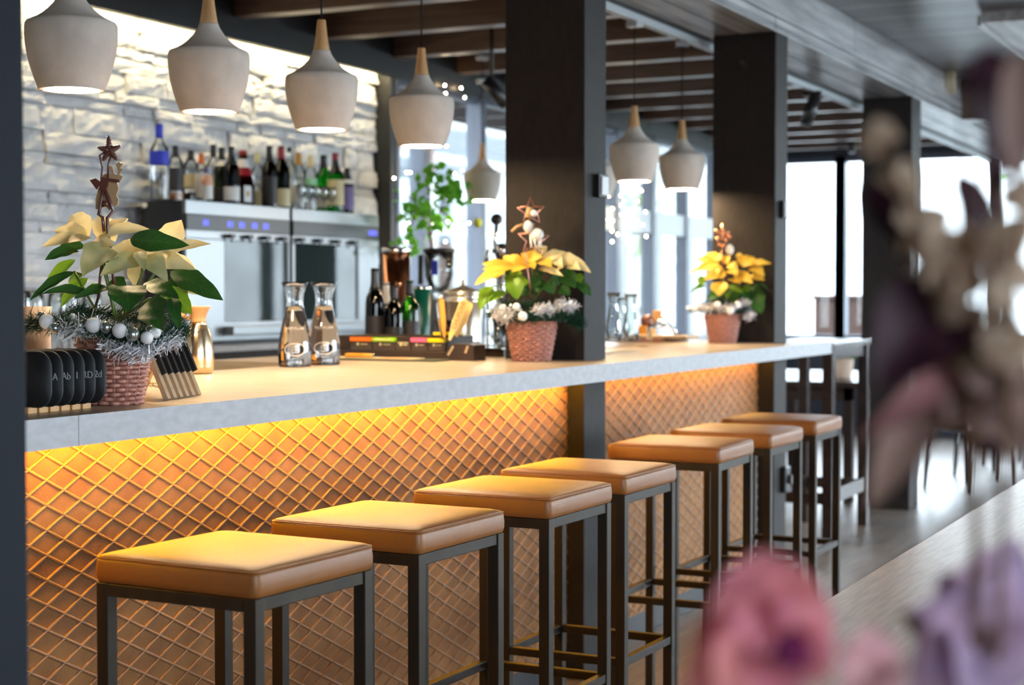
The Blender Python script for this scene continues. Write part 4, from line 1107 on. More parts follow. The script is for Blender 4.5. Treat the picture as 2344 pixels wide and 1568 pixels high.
# black caddy with wooden tongs
cy = thing('utensil_caddy', 'black slanted caddy with slots holding pale wooden spatulas', 'caddy', (-0.545, 4.835, TOP))
cdm = MB(); pr = [(-0.045, 0.0), (0.075, 0.0), (0.075, 0.052), (0.045, 0.056), (-0.005, 0.056), (-0.030, 0.030)]
cdm.prism(pr, 0.09, Matrix.Translation((0, 0.02, 0)))
cdm.build('caddy_body', 'box_brown', cy, bevel=0.002)
MB().bar((-0.020, -0.0262, 0.018), (0.0, -0.0262, 0.048), 0.0012, 0.007, up=(1, 0, 0)).bar((0.045, -0.0262, 0.026), (0.055, -0.0262, 0.050), 0.0012, 0.007, up=(1, 0, 0)).build('slots', 'pale_board_wood', cy)
cw = Vector((-0.545, 4.835, TOP))
def blade_thing(name, lab, X0, Y0, X1, Y1, wd, dep, m, mark=False):
    Vv = lambda X, Y: deep(980 + X / 8.2526, 640 + Y / 8.2526, dep)
    A, B = Vv(X0, Y0), Vv(X1, Y1); t = thing(name, lab, 'spatula', A, 0, 'wooden spatulas in the caddy')
    d = (B - A); L = d.length; d.normalize(); s = d.cross(FWD).normalized(); n = s.cross(d)
    m4 = Matrix(((s.x, n.x, d.x, 0), (s.y, n.y, d.y, 0), (s.z, n.z, d.z, 0), (0, 0, 0, 1)))
    h = wd / 2
    poly = [(-h * 0.35, 0), (h * 0.35, 0), (h, L * 0.4), (h, L * 0.92), (h * 0.6, L), (-h * 0.6, L), (-h, L * 0.92), (-h, L * 0.4)]
    MB().prism(poly, 0.006, m4).build('blade', m, t, bevel=0.001)
    if mark:
        text_mesh('red_lettering', 'CHUPONE', 0.021, 'red_mark', frame_of(d, s, d * L * 0.62 - FWD * 0.0062), t)
    return t
dcad = (cw - CAM).dot(FWD)
blade_thing('wooden_spatula', 'pale wooden spatula with red lettering leaning in the black caddy', 400, 1150, 690, 375, 0.026, dcad - 0.01, 'pale_wood', True)
blade_thing('wooden_spatula', 'plain pale wooden spatula leaning behind the lettered one', 530, 1080, 800, 430, 0.026, dcad + 0.012, 'pale_wood')
blade_thing('wooden_spatula', 'narrow brown wooden spatula on the left side of the caddy', 310, 1100, 250, 360, 0.018, dcad + 0.02, 'knife_wood')
t = thing('serving_tongs', 'steel serving tongs standing in the left of the caddy', 'tongs', (0, 0, 0))
Vv = lambda X, Y, d=0: deep(980 + X / 8.2526, 640 + Y / 8.2526, dcad + 0.035 + d)
q0 = Vv(290, 1120)
for k, off in enumerate((0, 40)):
    MB().tube([Vv(270 + off, 1120) - q0, Vv(190 + off, 700, 0.01 * k) - q0, Vv(170 + off * 2, 480) - q0, Vv(215 + off, 330) - q0, Vv(260 + off * 0.3, 300) - q0], 0.0035, 8).build('arm', 'polished_steel', t)
t.location = q0

# small tumbler with a spoon on the box, bottles and shakers behind
gl = thing('tumbler', 'small square-shouldered glass tumbler standing on the condiment box', 'glass', (-0.655, 4.94, TOP + 0.079))
oo = [(0.022, 0.0), (0.0235, 0.002), (0.0315, 0.052)]
MB().lathe(oo + [(0.030, 0.0525)] + [(0.0215, 0.012), (0.0005, 0.011)], n=28, cap=True).build('glass_body', 'clear_glass', gl)
sp = thing('spoon', 'thin metal spoon standing in the small tumbler', 'spoon', (-0.655, 4.94, TOP + 0.092))
MB().tube([(0.006, 0, 0), (-0.008, 0, 0.04), (-0.018, 0, 0.064)], 0.0018, 8).ball((-0.020, 0, 0.068), 0.0055, 10, 8).build('spoon_body', 'polished_steel', sp)

# ---------------------------------------------------------------- bottles
WINE = [(0.037, 0), (0.0375, 0.004), (0.0375, 0.18), (0.034, 0.205), (0.022, 0.225), (0.0155, 0.245), (0.014, 0.27), (0.014, 0.295), (0.0155, 0.297), (0.0155, 0.305), (0.013, 0.306)]
SPIRIT = [(0.038, 0), (0.0385, 0.004), (0.0385, 0.175), (0.036, 0.192), (0.022, 0.212), (0.015, 0.225), (0.014, 0.25), (0.0145, 0.28), (0.012, 0.281)]
SQUAT = [(0.044, 0), (0.0445, 0.004), (0.0445, 0.12), (0.040, 0.145), (0.022, 0.165), (0.0165, 0.175), (0.016, 0.20), (0.013, 0.201)]
CONE = [(0.045, 0), (0.046, 0.004), (0.045, 0.08), (0.036, 0.135), (0.024, 0.185), (0.017, 0.22), (0.0155, 0.25), (0.013, 0.252)]
SLIM = [(0.031, 0), (0.0315, 0.004), (0.0315, 0.20), (0.026, 0.225), (0.016, 0.25), (0.0135, 0.27), (0.0135, 0.30), (0.011, 0.302)]
def bottle(lab, loc, H, R, prof, glass, cap, caph=0.2, labels=(), liquid=None, group='bottles on the wine dispensers', capr=1.15):
    t = thing('bottle', lab, 'bottle', loc, rnd(0, 6), group)
    h0 = prof[-1][1]; r0 = max(r for r, z in prof)
    pr = [(r * R / r0, z * H / h0) for r, z in prof]
    MB().lathe(pr, n=28).build('glass_body', glass, t)
    def rad(z):
        for (ra, za), (rb, zb) in zip(pr, pr[1:]):
            if za <= z <= zb: return ra + (rb - ra) * (z - za) / max(1e-6, zb - za)
        return pr[-1][0]
    zc = H * (1 - caph)
    zs = [zc + (H - zc) * k / 6 for k in range(7)]
    MB().lathe([(rad(z) * 1.02 + 0.0008, z) for z in zs] + [(rad(H) + 0.001, H + 0.002), (0.001, H + 0.002)], n=24).build('cap', cap, t)
    for (za, zb, m) in labels:
        zs = [H * za + (H * (zb - za)) * k / 6 for k in range(7)]
        MB().lathe([(rad(z) + 0.0006, z) for z in zs], n=28, cap=False).build('label_band', m, t)
    if liquid:
        lz, lm = liquid
        MB().lathe([(0.001, 0.004)] + [(r * 0.93, max(0.005, z)) for r, z in pr if z < H * lz] + [(rad(H * lz) * 0.93, H * lz), (0.001, H * lz)], n=24).build('liquor', lm, t)
    return t
mat('liquor_amber', (0.45, 0.13, 0.01), 0.1)
mat('liquor_dark', (0.03, 0.012, 0.008), 0.15)
DZ = 1.706
def onD(px, x): 
    p = at(px, 400, 0, x); return (x, p.y, DZ + 0.0005)
def btl(px, ytop, ybot, wpx, x, lab, prof, glass, cap, caph, labels=(), liquid=None):
    loc = onD(px, x); d = (Vector(loc) - CAM).dot(FWD)
    H = (ybot - ytop) * d / FPX; R = wpx * d / FPX / 2
    bottle(lab, loc, H, R, prof, glass, cap, caph, labels, liquid)
btl(365, 281, 452, 44, -2.50, 'tall clear bottle with a blue cap and blue neck label', SPIRIT, 'clear_glass', 'label_blue', 0.18, [(0.46, 0.64, 'label_blue')])
btl(402, 323, 450, 36, -2.55, 'clear bottle with a black cap and dark label next to the blue-capped bottle', SQUAT, 'clear_glass', 'cap_black', 0.2, [(0.2, 0.6, 'label_black')], (0.16, 'liquor_amber'))
btl(437, 334, 454, 38, -2.58, 'wide clear bottle with a black cap behind the orange-capped bottle', SQUAT, 'clear_glass', 'cap_black', 0.18, [(0.3, 0.55, 'label_cream')], (0.2, 'liquor_dark'))
btl(461, 346, 458, 26, -2.50, 'slim clear bottle with an orange cap', SLIM, 'clear_glass', 'cap_orange', 0.2, [(0.1, 0.6, 'label_white')])
btl(474, 385, 461, 24, -2.44, 'short bottle with a peach and white label in front of the others', SLIM, 'clear_glass', 'label_purple', 0.1, [(0.08, 0.5, 'label_white'), (0.5, 0.82, 'label_peach')])
btl(489, 320, 458, 34, -2.595, 'tall clear bottle with a long black cap right of the peach-labelled bottle', SPIRIT, 'clear_glass', 'cap_black', 0.2, [(0.1, 0.5, 'label_white')], (0.5, 'liquor_dark'))
btl(508, 330, 460, 36, -2.52, 'dark green bottle with a black cap and white neck label', WINE, 'olive_glass', 'cap_black', 0.2, [(0.68, 0.78, 'label_white'), (0.05, 0.3, 'label_black')])
btl(530, 333, 463, 36, -2.45, 'dark bottle with a white lower label left of the cone-shaped bottle', WINE, 'dark_glass', 'cap_black', 0.3, [(0.06, 0.30, 'label_white')])
btl(556, 339, 466, 56, -2.53, 'cone-shaped brown bottle with red cap, red ribbon and a square white label', CONE, 'amber_glass', 'cap_red', 0.07, [(0.70, 0.85, 'label_white'), (0.55, 0.70, 'cap_red'), (0.05, 0.33, 'label_black')], (0.5, 'liquor_dark'))
loc = onD(566, -2.452)
rb_ = thing('bottle_tag', 'square white paper label hung on the cone-shaped bottle', 'label', (-2.474, at(567, 442, 0, -2.474).y, at(567, 462, 0, -2.474).z)); 
MB().box(-0.0008, 0.0008, -0.028, 0.028, 0.0, 0.075).build('paper', 'label_white', rb_); MB().box(0.0008, 0.0014, -0.012, 0.012, 0.025, 0.05).build('print', 'cap_gold', rb_)
btl(590, 341, 466, 34, -2.56, 'clear bottle with a pale yellow cap behind the dark one', SPIRIT, 'clear_glass', 'cap_cream', 0.17, [(0.05, 0.3, 'label_cream')])
btl(617, 326, 466, 36, -2.46, 'tall dark bottle with a black label left of the red-capsuled wine', WINE, 'dark_glass', 'cap_black', 0.25, [(0.05, 0.5, 'label_black')])
btl(644, 322, 465, 40, -2.50, 'dark wine bottle with a red capsule and cream label', WINE, 'dark_glass', 'cap_red', 0.2, [(0.04, 0.32, 'label_cream')])
btl(663, 325, 470, 32, -2.58, 'clear bottle with a dark blue cap behind the red-capsuled wine', SPIRIT, 'clear_glass', 'cap_black', 0.07, [(0.2, 0.5, 'label_white')])
btl(684, 340, 470, 30, -2.49, 'clear bottle with a copper cap', SLIM, 'clear_glass', 'cap_gold', 0.2, [(0.15, 0.45, 'label_white')])
btl(711, 343, 472, 30, -2.55, 'pale clear bottle with a beige cork top behind the small glasses', SLIM, 'clear_glass', 'label_cream', 0.2, [(0.45, 0.6, 'mint')])
btl(741, 339, 472, 40, -2.57, 'bright green bottle with a black cap, left of the red-topped green one', WINE, 'bright_green_glass', 'cap_black', 0.22, [(0.1, 0.45, 'label_white')])
btl(768, 338, 474, 38, -2.465, 'green bottle with a red cap and a cream label', WINE, 'bright_green_glass', 'cap_red', 0.12, [(0.12, 0.55, 'label_cream'), (0.66, 0.88, 'cap_black')])
btl(794, 371, 476, 32, -2.50, 'short dark bottle with a purple label at the right end of the row', SLIM, 'dark_glass', 'cap_black', 0.25, [(0.1, 0.6, 'label_purple'), (0.66, 0.75, 'label_white')])
# small stemmed glasses in front of the last bottles
for i, px in enumerate((690, 708, 724, 741, 759, 776)):
    loc = onD(px, -2.435 - 0.02 * (i % 2))
    t = thing('schnapps_glass', 'small stemmed schnapps glass among the bottles on the right dispenser', 'glass', loc, 0, 'schnapps glasses on the right dispenser')
    MB().lathe([(0.018, 0), (0.018, 0.002), (0.004, 0.006), (0.0035, 0.045), (0.012, 0.055), (0.020, 0.075), (0.0215, 0.10), (0.019, 0.125), (0.0178, 0.125), (0.0200, 0.10), (0.0185, 0.076), (0.001, 0.058)], n=22).build('glass_body', 'clear_glass', t)

# ---------------------------------------------------------------- wine dispensers on the back counter
bk = thing('back_counter', 'grey back counter under the wine dispensers', 'back counter', (-2.5, 5.0, 0))
MB().box(-0.15, 0.11, -3.5, 2.44, 0.10, 1.035).build('cabinet', 'column_paint', bk)
MB().box(-0.15, 0.13, -3.5, 2.45, 1.035, 1.064).build('worktop', 'concrete_edge', bk, bevel=0.002)
MB().box(-0.15, 0.06, -3.5, 2.44, 0.0, 0.10).build('plinth', 'black_paint', bk)
def dispenser(y0, y1, lab, right):
    t = thing('wine_dispenser', lab, 'wine dispenser', (-2.40, y0, 1.0645), 0, 'wine dispensers on the back counter')
    W = y1 - y0; H = 1.706 - 1.0645
    MB().box(-0.235, -0.02, 0.0, W, 0.012, H).build('housing', 'black_plastic', t, bevel=0.004)
    MB().box(-0.20, -0.04, 0.03, W - 0.03, 0.0, 0.012).build('feet', 'black_plastic', t)
    wl, wr = (0.275, W - 0.045) if not right else (0.02, W - 0.235)
    f = MB()
    f.box(-0.02, 0.0, 0.0, W, 0.582, H).box(-0.02, 0.0, 0.0, W, 0.475, 0.512).box(-0.02, 0.0, 0.0, wl, 0.02, 0.475).box(-0.02, 0.0, wr + 0.03, W, 0.02, 0.475).box(-0.02, 0.0, wl, wr + 0.03, 0.02, 0.105)
    f.build('steel_front', 'steel', t, bevel=0.002)
    MB().box(-0.02, 0.002, 0.004, W - 0.004, 0.512, 0.582).build('control_panel', 'satin_black', t)
    dg = MB()
    for k in ([0.12, 0.30, 0.39, 0.49, 0.58] if not right else [0.70, 0.74]):
        for j in range(3):
            y_ = k + j * 0.014
            for (ya_, yb_, za_, zb_) in ((0, .008, .536, .5385), (0, .008, .5455, .548), (0, .008, .555, .5575), (0 if j % 2 else .006, .002 if j % 2 else .008, .536, .557)):
                dg.box(0.002, 0.003, y_ + ya_, y_ + yb_, za_, zb_)
    dg.build('blue_digits', 'blue_digit', t)
    MB().box(-0.16, -0.15, wl, wr, 0.105, 0.475).box(-0.15, -0.02, wl, wl + 0.004, 0.105, 0.475).box(-0.15, -0.02, wr - 0.004, wr, 0.105, 0.475).build('chamber', 'black_plastic', t)
    MB().box(-0.006, -0.001, wl, wr + 0.012, 0.105, 0.475).build('glass_door', 'door_mirror', t)
    MB().box(-0.018, 0.003, wr + 0.012, wr + 0.032, 0.095, 0.480).build('door_seal', 'black_plastic', t)
    for k in range(4):
        y = wl + 0.03 + (wr - wl - 0.06) * k / 3
        s = MB().box(0.0, 0.03, y - 0.018, y + 0.018, 0.482, 0.502).tube([(0.02, y, 0.482), (0.022, y, 0.465)], 0.005, 8)
        s.build('spout', 'black_plastic', t)
    MB().box(0.0, 0.055, wl - 0.005, wr + 0.03, 0.045, 0.085).build('drip_tray', 'steel', t, bevel=0.004)
    return t
m, N, L, b = node_mat('door_mirror')
b.inputs['Base Color'].default_value = (0.02, 0.03, 0.03, 1); b.inputs['Roughness'].default_value = 0.03; b.inputs['Specular IOR Level'].default_value = 0.5; b.inputs['IOR'].default_value = 1.5
dispenser(5.80, 6.60, 'left steel wine dispenser with glass door, below the blue-capped bottle', False)
dispenser(6.625, 7.425, 'right steel wine dispenser, ending at the stone wall edge', True)
kb = thing('round_magnet', 'white round button on the black side of the left dispenser', 'button', (-2.60, 5.799, 1.675))
kb.location = (at(333, 470, 1, 5.798).x, 5.7985, at(333, 470, 1, 5.798).z)
MB().tube([(0, 0, 0), (0, -0.008, 0)], 0.012, 18).build('button_face', 'label_white', kb)

# wine glasses standing on the back counter behind the near poinsettia
for i in range(6):
    y = 4.72 + 0.10 * i
    t = thing('wine_glass', 'tall clear wine glass on the back counter behind the near poinsettia', 'glass', (-2.46 + 0.03 * (i % 2), y, 1.0645), 0, 'wine glasses behind the near poinsettia')
    MB().lathe([(0.034, 0), (0.034, 0.002), (0.005, 0.006), (0.004, 0.10), (0.015, 0.108), (0.036, 0.135), (0.041, 0.165), (0.038, 0.21), (0.033, 0.245), (0.0318, 0.245), (0.0368, 0.21), (0.0396, 0.165), (0.0345, 0.136), (0.001, 0.112)], n=28).build('glass_body', 'clear_glass', t)
cp = thing('mug', 'brown mug partly hidden at the left edge behind the garland', 'mug', (-0.52, 2.72, TOP))
cpz = at(85, 703, 0, -0.52)
cp.location = (-0.52, at(80, 760, 0, -0.52).y, TOP)
MB().lathe([(0.030, 0), (0.032, 0.004), (0.036, 0.195), (0.0345, 0.195), (0.031, 0.01), (0.001, 0.01)], n=28).build('mug_body', 'mug_glaze', cp)

# ---------------------------------------------------------------- behind the condiment box
def stand_at(px, d, z):
    """floor position under a pixel column at view depth d, at height z"""
    p = deep(px, 670, d); return Vector((p.x, p.y, z))
G2 = 'bottles behind the condiment box'
def cbtl(px, ytop, wpx, d, lab, prof, glass, cap, caph, labels=()):
    b = stand_at(px, d, TOP); zt = CAM.z - (ytop - 670.6) * d / FPX
    bottle(lab, b, zt - TOP, wpx * d / FPX / 2, prof, glass, cap, caph, labels, None, G2)
cbtl(858, 615, 44, 6.05, 'dark wine bottle next to the right steel dispenser, behind the condiment box', WINE, 'dark_glass', 'cap_black', 0.25, [(0.1, 0.45, 'label_black')])
cbtl(884, 648, 34, 6.3, 'dark bottle with a white neck behind the condiment box', WINE, 'dark_glass', 'label_white', 0.3, [])
cbtl(902, 655, 42, 6.05, 'dark olive wine bottle with black foil directly left of the yellow-green one', WINE, 'dark_glass', 'cap_black', 0.2, [(0.1, 0.4, 'label_black')])
cbtl(938, 643, 46, 6.1, 'yellow-green wine bottle with a black neck behind the tumbler', WINE, 'green_glass', 'cap_black', 0.2, [(0.08, 0.45, 'label_black')])
p = stand_at(907, 6.6, TOP)
t = thing('copper_tower', 'tall copper cylinder with a steel rim behind the dark bottles', 'copper vessel', p)
MB().lathe([(0.052, 0), (0.054, 0.004), (0.054, 0.05), (0.0555, 0.055), (0.054, 0.06), (0.056, 0.385)], n=36).build('copper_body', 'copper', t)
MB().lathe([(0.0575, 0.385), (0.060, 0.388), (0.060, 0.402), (0.056, 0.406), (0.001, 0.408)], n=36).build('steel_rim', 'polished_steel', t)
MB().tube([(0.03, -0.045, 0.25), (0.05, -0.07, 0.26)], 0.008, 10).ball((0.052, -0.073, 0.261), 0.012, 12, 8).build('tap_knob', 'copper', t)
p = stand_at(964, 6.25, TOP)
t = thing('green_shaker', 'dark green shaker cup behind the small tumbler', 'shaker', p)
MB().lathe([(0.028, 0), (0.029, 0.003), (0.038, 0.245), (0.0365, 0.245), (0.028, 0.006), (0.001, 0.006)], n=32).build('cup', 'dark_green', t)
MB().lathe([(0.0385, 0.238), (0.0395, 0.240), (0.0395, 0.249), (0.037, 0.25)], n=32, cap=False).build('rim', 'polished_steel', t)
p = stand_at(1005, 6.9, TOP)
t = thing('coffee_grinder', 'coffee grinder with a clear hopper and black lid in front of the citrus tree', 'coffee grinder', p)
MB().box(-0.06, 0.06, -0.06, 0.06, 0, 0.20).build('grinder_body', 'steel', t, bevel=0.012)
MB().lathe([(0.032, 0.20), (0.034, 0.22), (0.060, 0.30), (0.062, 0.395), (0.060, 0.395), (0.058, 0.30), (0.032, 0.225)], n=36).build('hopper', 'clear_glass', t)
MB().lathe([(0.066, 0.395), (0.068, 0.398), (0.068, 0.408), (0.060, 0.412), (0.001, 0.414)], n=36).build('hopper_lid', 'black_plastic', t)
MB().bar((-0.07, -0.03, 0.385), (-0.072, -0.03, 0.26), 0.02, 0.014).build('side_handle', 'black_plastic', t, bevel=0.003)
MB().box(0.0, 0.028, -0.0645, -0.0625, 0.30, 0.36).build('blue_sticker', 'label_blue', t)
# steel stand with ice bucket and tall glass
p = stand_at(1090, 5.80, TOP)
ws = thing('steel_stand', 'low dark stand with a steel shelf left of the middle column', 'stand', p, -0.05)
MB().box(-0.125, 0.115, -0.02, 0.20, 0.028, 0.033).build('shelf', 'polished_steel', ws)
MB().box(-0.115, 0.112, 0.0, 0.19, 0.0, 0.028).build('base', 'box_brown', ws)
MB().box(-0.018, -0.010, -0.022, -0.014, 0.0, 0.030).build('front_leg', 'polished_steel', ws)
MB().tube([(0.036, 0.02, 0.033), (0.036, 0.02, 0.205)], 0.0038, 10).build('upright_rod', 'polished_steel', ws)
pb = stand_at(1060, 5.93, TOP + 0.0335)
t = thing('ice_bucket', 'shiny steel ice bucket with a pointed lid behind the wooden spatulas', 'ice bucket', pb)
MB().lathe([(0.062, 0), (0.064, 0.004), (0.064, 0.018), (0.066, 0.022), (0.064, 0.026), (0.070, 0.155), (0.073, 0.158), (0.073, 0.166), (0.070, 0.170), (0.070, 0.186), (0.074, 0.190)], n=44).build('bucket_body', 'warm_steel', t)
MB().lathe([(0.074, 0.190), (0.074, 0.197), (0.05, 0.204), (0.018, 0.214), (0.006, 0.222), (0.006, 0.238), (0.001, 0.239)], n=44).build('lid', 'warm_steel', t)
pg = stand_at(1143, 5.80, TOP + 0.0335)
t = thing('tall_glass', 'tall clear glass on the steel stand beside the middle poinsettia', 'glass', pg)
MB().lathe([(0.020, 0), (0.021, 0.003), (0.024, 0.10), (0.0225, 0.10), (0.0195, 0.010), (0.001, 0.009)], n=28).build('glass_body', 'clear_glass', t)
# beer tap
p = stand_at(1150, 6.9, TOP + 0.037)
t = thing('beer_tap', 'chrome beer tap with a black ball handle left of the middle column', 'beer tap', p)
MB().lathe([(0.05, 0), (0.05, 0.012), (0.028, 0.02), (0.026, 0.36), (0.034, 0.37), (0.034, 0.41), (0.026, 0.42), (0.001, 0.425)], n=32).build('tower', 'polished_steel', t)
MB().tube([(-0.02, -0.02, 0.40), (-0.02, -0.03, 0.43), (-0.012, -0.03, 0.505)], 0.009, 12).build('lever', 'polished_steel', t)
MB().ball((-0.012, -0.03, 0.53), 0.026, 18, 12).build('ball_handle', 'black_plastic', t)
MB().tube([(-0.02, -0.02, 0.39), (-0.03, -0.07, 0.385), (-0.032, -0.085, 0.34)], 0.010, 12).build('spout', 'polished_steel', t)
for c_ in t.children: c_.scale = (1, 1, 0.935)

# sideboard under the windows, citrus tree
sb = thing('sideboard', 'dark low sideboard along the side windows', 'sideboard', (-2.25, 10.5, 0))
MB().box(-0.36, 0.15, -3.0, 3.2, 0.08, 0.86).build('cabinet', 'dark_wall', sb); MB().box(-0.37, 0.17, -3.02, 3.22, 0.86, 0.89).build('top', 'dark_wood', sb); MB().box(-0.36, 0.10, -3.0, 3.2, 0, 0.08).build('plinth', 'black_paint', sb)
d_c = 8.75; base = stand_at(985, d_c, 0.891)
ct = thing('citrus_tree', 'small potted citrus tree with bright green leaves before the side window', 'potted tree', base)
MB().lathe([(0.07, 0), (0.075, 0.01), (0.10, 0.22), (0.106, 0.22), (0.106, 0.25), (0.095, 0.25), (0.09, 0.235), (0.001, 0.235)], n=32).build('pot', 'terracotta', ct)
CV = lambda X, Y, dd=0: deep(860 + X / 3.2656, 360 + Y / 3.2656, d_c + dd) - base
br = MB()
br.tube([Vector((0, 0, 0.23)), CV(420, 650), CV(410, 600)], [0.012, 0.009, 0.008], 8)
tw_ = [(410, 600, 300, 330, -.1), (410, 600, 480, 400, .1), (410, 600, 400, 280, 0), (300, 330, 200, 280, -.05), (480, 400, 560, 200, .1), (400, 280, 380, 120, 0), (480, 400, 590, 470, -.1), (300, 400, 260, 560, 0.05), (260, 560, 310, 690, 0), (480, 400, 600, 300, 0)]
for a, b2, c2, d2, e2 in tw_: br.tube([CV(a, b2), CV((a + c2) / 2, (b2 + d2) / 2, e2 / 2), CV(c2, d2, e2)], [0.006, 0.004, 0.002], 6)
br.build('branches', 'stem_brown', ct)
lf = MB(); rr = random.Random(9)
fixed = [(340, 110, 420, 100, 60), (330, 130, 300, 190, 50), (540, 130, 590, 120, 60), (560, 200, 640, 240, 110), (500, 250, 600, 300, 100), (600, 330, 660, 340, 70), (480, 220, 540, 280, 90), (330, 380, 250, 380, 70), (360, 420, 430, 450, 80), (300, 420, 320, 470, 50), (330, 480, 390, 530, 70),
         (240, 520, 275, 590, 60), (250, 610, 320, 660, 60), (290, 680, 320, 730, 50), (100, 640, 140, 650, 40), (470, 510, 500, 570, 50), (540, 500, 555, 545, 40), (640, 470, 655, 490, 30), (120, 250, 210, 280, 30), (390, 480, 330, 530, 60), (460, 440, 500, 480, 50), (600, 280, 650, 310, 60), (350, 340, 420, 360, 60), (620, 210, 640, 180, 50)]
for a, b2, c2, d2, w2 in fixed:
    dd = rr.uniform(-.12, .12); lf.leaf(CV(a, b2, dd), CV(c2, d2, dd + rr.uniform(-.05, .05)), w2 / 3.2656 * d_c / FPX, Vector((rr.uniform(-.5, .5), -1, rr.uniform(0, 1))), nl=6, nw=4)
for k in range(150):
    a, b2 = rr.choice([(420, 170), (560, 240), (350, 330), (450, 450), (300, 430), (580, 320), (280, 600)]); a += rr.gauss(0, 60); b2 += rr.gauss(0, 55)
    c2, d2 = a + rr.uniform(-70, 70), b2 + rr.uniform(-20, 70); dd = rr.uniform(-.18, .18)
    lf.leaf(CV(a, b2, dd), CV(c2, d2, dd + rr.uniform(-.06, .06)), rr.uniform(35, 75) / 3.2656 * d_c / FPX, Vector((rr.uniform(-.7, .7), -1, rr.uniform(-.3, 1))), nl=5, nw=2)
lf.build('leaves', 'citrus_leaf', ct)
MB().ball(CV(762, 490, -0.05), 0.024, 14, 10, (1, 1, 1.1)).build('lemon', 'lemon', ct)
br = MB().tube([CV(590, 470, -.1), CV(700, 440, -.07), CV(762, 478, -.05)], 0.002, 6).build('fruit_twig', 'stem_brown', ct)

# fairy lights along the side windows
fl = thing('fairy_lights', 'string of warm fairy lights hanging along the side windows', 'fairy lights', (-2.55, 9.0, 2.3))
pR = [(304, 657), (282, 715), (212, 712), (193, 684), (195, 736), (147, 755), (125, 815), (148, 820), (196, 788), (228, 847), (280, 818), (327, 773), (312, 843), (330, 905), (220, 895), (176, 895), (145, 876), (146, 934), (227, 941)]
pL = [(676, 326), (803, 346), (830, 420), (682, 388), (690, 800), (795, 925), (755, 1015), (405, 1005), (375, 1005), (280, 1050), (355, 1455), (680, 1545), (700, 1390), (865, 1400), (850, 1090), (1105, 978)]
def bulbset(L, k, ox, oy):
    P = []
    for X, Y in L:
        q = at(ox + X / k, oy + Y / k, 0, -2.55) - Vector((-2.55, 9.0, 2.3)); P.append(q)
        MB().ball(q, 0.0045, 8, 6).build('bulb', 'fairy_glow', fl)
    return P
A = bulbset(pL, 3.409, 820, 100); B = bulbset(pR, 2.376, 1340, 160)
MB().tube(A + B, 0.0012, 4).build('wire', 'cord', fl)

# ---------------------------------------------------------------- second stretch of counter: steel sink ledge and things on it
sl = thing('sink_ledge', 'low polished steel sink ledge on the counter between the columns', 'sink', (-0.85, 6.6, TOP + 0.0005))
MB().box(-0.36, 0.30, -1.25, 0.86, 0.0, 0.036).build('ledge', 'polished_steel', sl, bevel=0.003)
fc = stand_at(1487, 6.6, TOP + 0.0365)
t = thing('faucet', 'small chrome faucet with a curved spout on the steel ledge', 'faucet', fc)
fd = Vector((RGT.x, RGT.y, 0))
MB().tube([(0, 0, 0), (0, 0, 0.05), fd * 0.03 + Vector((0, 0, 0.056)), fd * 0.075 + Vector((0, 0, 0.062)), fd * 0.095 + Vector((0, 0, 0.045)), fd * 0.108 + Vector((0, 0, 0.018))], [0.012, 0.011, 0.010, 0.010, 0.010, 0.009], 14).build('spout', 'polished_steel', t)
MB().tube([(0, 0, 0.05), fd * 0.06 + Vector((0, 0, 0.09))], 0.006, 10).build('lever', 'polished_steel', t)
t = thing('spice_grinder', 'brown grinder with a dark round top on the steel ledge', 'grinder', stand_at(1481, 6.95, TOP + 0.0365))
MB().box(-0.03, 0.03, -0.03, 0.03, 0.0, 0.05).build('wooden_box', 'knife_wood', t, bevel=0.003)
MB().ball((0, 0, 0.070), 0.028, 16, 12).build('round_top', 'brown_ornament', t)
MB().box(0.012, 0.05, 0.03, 0.05, 0.05, 0.115).build('wooden_back', 'board_wood', t, bevel=0.003)
t = thing('wooden_tray', 'pale wooden tray on the steel ledge behind the faucet', 'tray', stand_at(1490, 6.75, TOP + 0.0365), -0.3)
MB().box(-0.14, 0.16, 0.03, 0.12, 0.0, 0.014).build('tray', 'pale_board_wood', t, bevel=0.003)
for i, (px, d, H, lab) in enumerate(((1405, 6.35, 0.19, 'clear glass carafe on the steel ledge, close beside the middle column'), (1444, 6.45, 0.185, 'clear glass carafe on the steel ledge, right one of the pair'), (1424, 6.9, 0.17, 'clear glass carafe on the steel ledge, behind the other two'))):
    t = thing('glass_carafe', lab, 'carafe', stand_at(px, d, TOP + 0.0365), 0, 'carafes on the steel ledge')
    k = H / 0.2165
    MB().lathe([(0.036 * k, 0), (0.039 * k, 0.02 * k), (0.038 * k, 0.06 * k), (0.027 * k, 0.12 * k), (0.0205 * k, 0.16 * k), (0.022 * k, 0.185 * k), (0.032 * k, 0.2165 * k), (0.030 * k, 0.2165 * k), (0.020 * k, 0.185 * k), (0.018 * k, 0.16 * k), (0.025 * k, 0.12 * k), (0.036 * k, 0.06 * k), (0.034 * k, 0.012), (0.001, 0.010)], n=32).build('glass_body', 'clear_glass', t)

